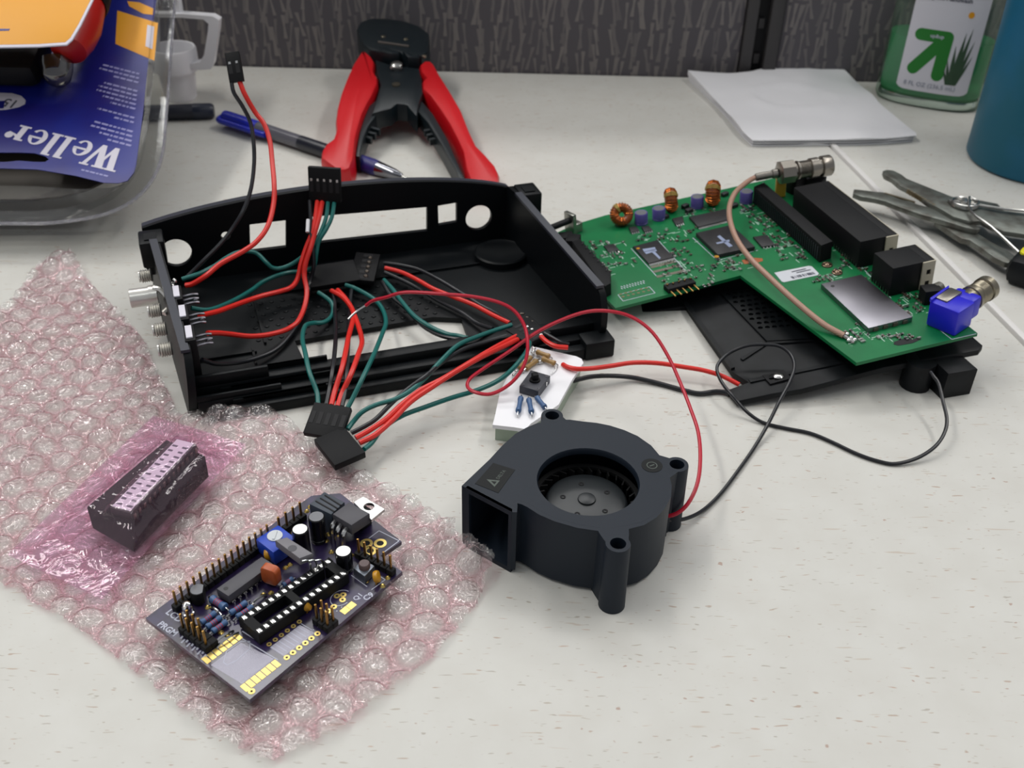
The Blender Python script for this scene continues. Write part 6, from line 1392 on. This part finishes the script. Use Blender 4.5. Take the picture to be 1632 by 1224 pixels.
for k, (z0, z1, sc) in enumerate(((-2.6, -.8, .985), (-.6, 1.0, .99), (1.4, 2.6, 1.0))): obj('napkin_sheet', napk(z0, z1, sc, k, 0), PAPER, t, smooth=70)

# ================================================================ hand sanitizer bottle
bl = Vector((251.17,727.10,0.00)); br_ = Vector((314.94,698.94,0.00)); ax = (br_ - bl).normalized(); n_ = Vector((-ax.y, ax.x, 0))
ctr = (bl + br_) / 2 + n_ * 14
TB = Matrix(((ax.x, n_.x, 0, ctr.x), (ax.y, n_.y, 0, ctr.y), (0, 0, 1, 0), (0, 0, 0, 1)))
t = thing('sanitizer_bottle', 'clear oval bottle of green hand sanitizer gel with a white label, at the back right', 'bottle', TB)
hw = (br_ - bl).length / 2 + 1; hd_ = 19.0
def oval(z, sx, sy, n=40): return [(hw * sx * math.copysign(abs(cos(a)) ** .8, cos(a)), hd_ * sy * math.copysign(abs(sin(a)) ** .8, sin(a)), z) for a in [2 * pi * i / n for i in range(n)]]
def oloft(secs, caps=(True, True)):
    m = MB(); n = 40; vs = []
    for z, sx, sy in secs: vs += oval(z, sx, sy)
    fs = [(k * n + i, k * n + (i + 1) % n, (k + 1) * n + (i + 1) % n, (k + 1) * n + i) for k in range(len(secs) - 1) for i in range(n)]
    if caps[0]: fs.append(tuple(range(n - 1, -1, -1)))
    if caps[1]: fs.append(tuple((len(secs) - 1) * n + i for i in range(n)))
    m.add(vs, fs); return m
obj('bottle_wall', oloft([(0, .9, .86), (.6, .96, .94), (4, 1, 1), (95, .97, .97), (118, .8, .8), (130, .3, .5), (142, .24, .4)]), CLEARB, t)
obj('gel', oloft([(7.5, .90, .86), (9, .94, .92), (46, .945, .93)]), GREENGEL, t, 'pale green gel')
obj('bottle_base', oloft([(1, .92, .9), (3.5, .955, .95), (6.6, .93, .92)]), film('base_green', '7fd0a0', '2f8a5c', 1.3, .18, '66b890', .12), t, 'thick green tinted base')
m = MB(Matrix.Translation((0, 0, 0)))
def lab(x, z): # front surface of the bottle
    c_1 = min(1, abs(x / hw)) ; y = -hd_ * max(0, (1 - c_1 ** 2.5)) ** .4 - .35; return (x, y, z)
def labpoly(poly, nm, mt, off, par):
    m = MB(); tri = tessellate_polygon([[Vector((x, z, 0)) for x, z in poly]])
    bm = bmesh.new(); bv = [bm.verts.new((x, z, 0)) for x, z in poly]
    for q in tri:
        try: bm.faces.new([bv[i] for i in q])
        except ValueError: pass
    bmesh.ops.subdivide_edges(bm, edges=bm.edges[:], cuts=4, use_grid_fill=True); bmesh.ops.triangulate(bm, faces=bm.faces[:]); bm.verts.index_update()
    vs = [Vector(lab(v.co.x, v.co.y)) - Vector((0, off, 0)) for v in bm.verts]; m.add(vs, [[v.index for v in f.verts] for f in bm.faces]); bm.free()
    return obj(nm, m, mt, par, smooth=60)
x0, x1 = -hw * .60, hw * .70
n = 24; vs = []; fs = []; zs = [12, 12.6, 14, 30, 60, 100]
for i in range(n + 1):
    for j, z in enumerate(zs):
        x = x0 + (x1 - x0) * i / n; k = min(i, n - i); zz = max(z, 12 + (2.5, .8, .2, 0)[min(k, 3)]); vs.append(lab(x, zz))
for i in range(n):
    for j in range(len(zs) - 1): a = i * len(zs) + j; fs.append((a, a + len(zs), a + len(zs) + 1, a + 1))
m = MB(); m.add(vs, fs); lb = obj('front_label', m, mat('bottle_label', 'cfced6', .5), t, 'white front label', smooth=60)
def stroke(p, q, r): # rounded bar
    p, q = Vector(p), Vector(q); d = (q - p).normalized(); a = math.atan2(d.y, d.x)
    return [(p.x + r * cos(a + pi / 2 + pi * i / 8), p.y + r * sin(a + pi / 2 + pi * i / 8)) for i in range(9)] + [(q.x + r * cos(a - pi / 2 + pi * i / 8), q.y + r * sin(a - pi / 2 + pi * i / 8)) for i in range(9)]
def densify(poly):
    return resamp(poly, 60)
tip = (x0 + 25.5, 50)
for p, q, r in (((x0 + 8.5, 50), tip, 4.0), (tip, (x0 + 25.0, 24.5), 4.0), ((tip[0] - 1, tip[1] - 1), (x0 + 8.5, 27), 4.0)): labpoly(densify(stroke(p, q, r)), 'printed_arrow', GREENPR, .14, lb)
def labtext(body, x, z, size, mt, bold=0.):
    m = MB(); cu = MB(); cu.text(body, size, Matrix.Identity(4), bold)
    m.v = [Vector(lab(v.x + x, v.y + z)) - Vector((0, .32, 0)) for v in cu.v]; m.f = cu.f; m.mi = cu.mi; obj('lettering', m, mt, lb, smooth=0)
labtext('up&up', x0 + 14.5, 49, 3.4, SILK, .06)
labtext('8 FL OZ (236.5 mL)', x0 + 4.5, 15.3, 4.2, mat('print_grey', '8a90a0', .6), .02)
labtext('Hygiene Handwash', x0 + 5, 73.5, 3.9, INK, .09)
labtext('with aloe', x0 + 5, 79.5, 3.8, INK); labtext('kills 99.99% of germs without water*', x0 + 5, 84.5, 3.0, INK)
labtext('alcohol to hands*', x0 + 13, 92, 3.8, INK, .03)
bx = x0 + 35
for dx_, tx, tz, w_1 in ((-2, -6, 36, 1.0), (-1, -3, 46, 1.3), (0, 1.5, 55, 1.5), (.8, 5, 58, 1.4), (1.6, 8, 50, 1.1), (2.2, 9, 40, .9), (-3, -7, 30, .8)):
    ps = [(bx + dx_ - w_1, 19), (bx + dx_ + w_1, 19), (bx + (dx_ + tx) / 2 + w_1, (19 + tz) / 2), (bx + tx, tz), (bx + (dx_ + tx) / 2 - w_1, (19 + tz) / 2)]
    labpoly(densify(ps), 'printed_leaf', GREENPL, .16, lb)
labpoly(densify(ell(bx + 1.5, 66, 1.9, 2.1, 14)), 'printed_flower', YELC, .18, lb)

# ================================================================ teal cup
t = thing('cup', 'tall matt teal cup cut off by the right edge of the picture', 'cup', loc(323, 621))
m = MB(); m.lathe([(34, .2), (38.6, 1), (40, 3), (40.2, 60), (41.5, 120), (41.8, 122), (40.6, 122), (39.6, 118), (38, 60), (37.5, 5), (1, 4.5)], 56); obj('cup_body', m, TEAL, t)

# ================================================================ needle-nose pliers with a spring
PL = FRM('plier')
t = thing('spring_pliers', 'open steel folding pliers with coil spring and black grip, at the right edge', 'pliers', PL)
def plz(poly, z0, z1, mt, nm, lbl=None, bev=.6):
    m = MB(); m.prism([(p[0], p[1]) for p in poly], z0, z1, bev); return obj(nm, m, mt, t, lbl)
plz([(-17.10,52.09),(-14.38,54.02),(-10.53,53.36),(-7.12,47.43),(-6.07,42.31),(3.06,31.02),(12.72,19.30),(22.57,17.45),(35.17,11.82),(35.49,3.29),(47.95,0.16),(72.53,-6.03),(59.48,-36.62),(38.09,-25.26),(26.32,-21.62),(21.70,-16.11),(18.72,-10.41),(11.89,-10.78),(5.11,-5.94),(0.21,5.21),(-3.76,11.23),(-5.88,19.06),(-9.02,26.20),(-12.71,31.78),(-14.76,40.95),(-17.70,45.94)], 10.4, 13, GREY1, 'upper_jaw', 'upper jaw and arm of worn grey steel')
plz([(-38.95,30.44),(-35.19,29.82),(-27.57,27.78),(-23.12,27.21),(-19.96,23.31),(-17.80,21.00),(-15.17,17.94),(-11.39,16.56),(-8.34,12.77),(2.56,5.57),(10.46,-1.62),(15.71,-11.02),(17.14,-14.60),(14.67,-16.90),(8.89,-14.31),(-1.14,-6.00),(-9.59,-0.44),(-20.31,9.75),(-25.56,15.77),(-31.07,18.65),(-37.54,20.70),(-40.78,24.58)], 8.2, 11, GREY1, 'lower_jaw', 'lower serrated jaw of worn grey steel')
plz([(-2.37,-1.58),(5.07,0.33),(12.95,-6.72),(20.17,-24.36),(25.18,-33.11),(27.70,-41.09),(23.84,-47.89),(19.14,-46.82),(15.56,-41.71),(12.14,-30.35),(9.15,-22.82),(5.59,-21.59),(3.12,-16.01)], 5, 8, GREY1, 'lower_arm', 'lower arm leading to the grip')
m = MB()
for k in range(12):
    p = lerp((-22.14,25.63,11.00), (-9.50,15.87,11.00), k / 11.); m.cbox((p[0], p[1], 8.5), (1.3, 1.6, 2.6), radians(45))
for k in range(10):
    p = lerp((-9.49,26.99,13.00), (-0.99,9.03,13.00), k / 9.); m.cbox((p[0], p[1] - .3, 10.6), (1.3, 1.6, 2.5), radians(45))
obj('jaw_teeth', m, GREYE, t, kind='stuff', smooth=0)
c = (16.30,9.20,13.00)
m = MB(); m.lathe([(6.4, 10), (6.4, 13.4), (5.2, 14.2), (3, 14.4), (2.6, 15.6), (.4, 16)], 24, (c[0], c[1], 0)); obj('pivot_boss', m, STEEL, t, 'bright pivot rivet')
m = MB(); sp = []
for k in range(40):
    a = k * 2 * pi / 13 + 1.0; sp.append((c[0] - 1 + 6.8 * cos(a), c[1] - 1.5 + 6.0 * sin(a), 13.6 + k * .05))
e1 = (19.16,-21.62,15.00); e2 = (26.14,-44.54,12.00); e0 = (33.93,0.65,15.00)
m.tube([(e0[0] + 20, e0[1] - 3, 15), e0] + sp[3:] + [(13.80,-5.88,15.80), e1, e2], .8, 8, 3); obj('coil_spring', m, STEEL, t, 'wire coil spring round the pivot')
m = MB(); g0 = (24.47,-42.75,7.00)
m.at(Matrix.Translation((g0[0] + 1, g0[1] - 6, 0)) @ Matrix.Rotation(radians(-38), 4, 'Z')).box(-4, -11, .2, 70, 8, 15, 5); obj('grip', m, BLACK, t, 'black moulded grip')
m = MB(); m.at(Matrix.Translation((g0[0] + 1, g0[1] - 6, 0)) @ Matrix.Rotation(radians(-38), 4, 'Z')).prism(rrect(-1.5, -3, 60, 6.5, 3, 4), 14.6, 15.8, .4); obj('grip_inlay', m, YELG, t, 'yellow inlay of the grip')
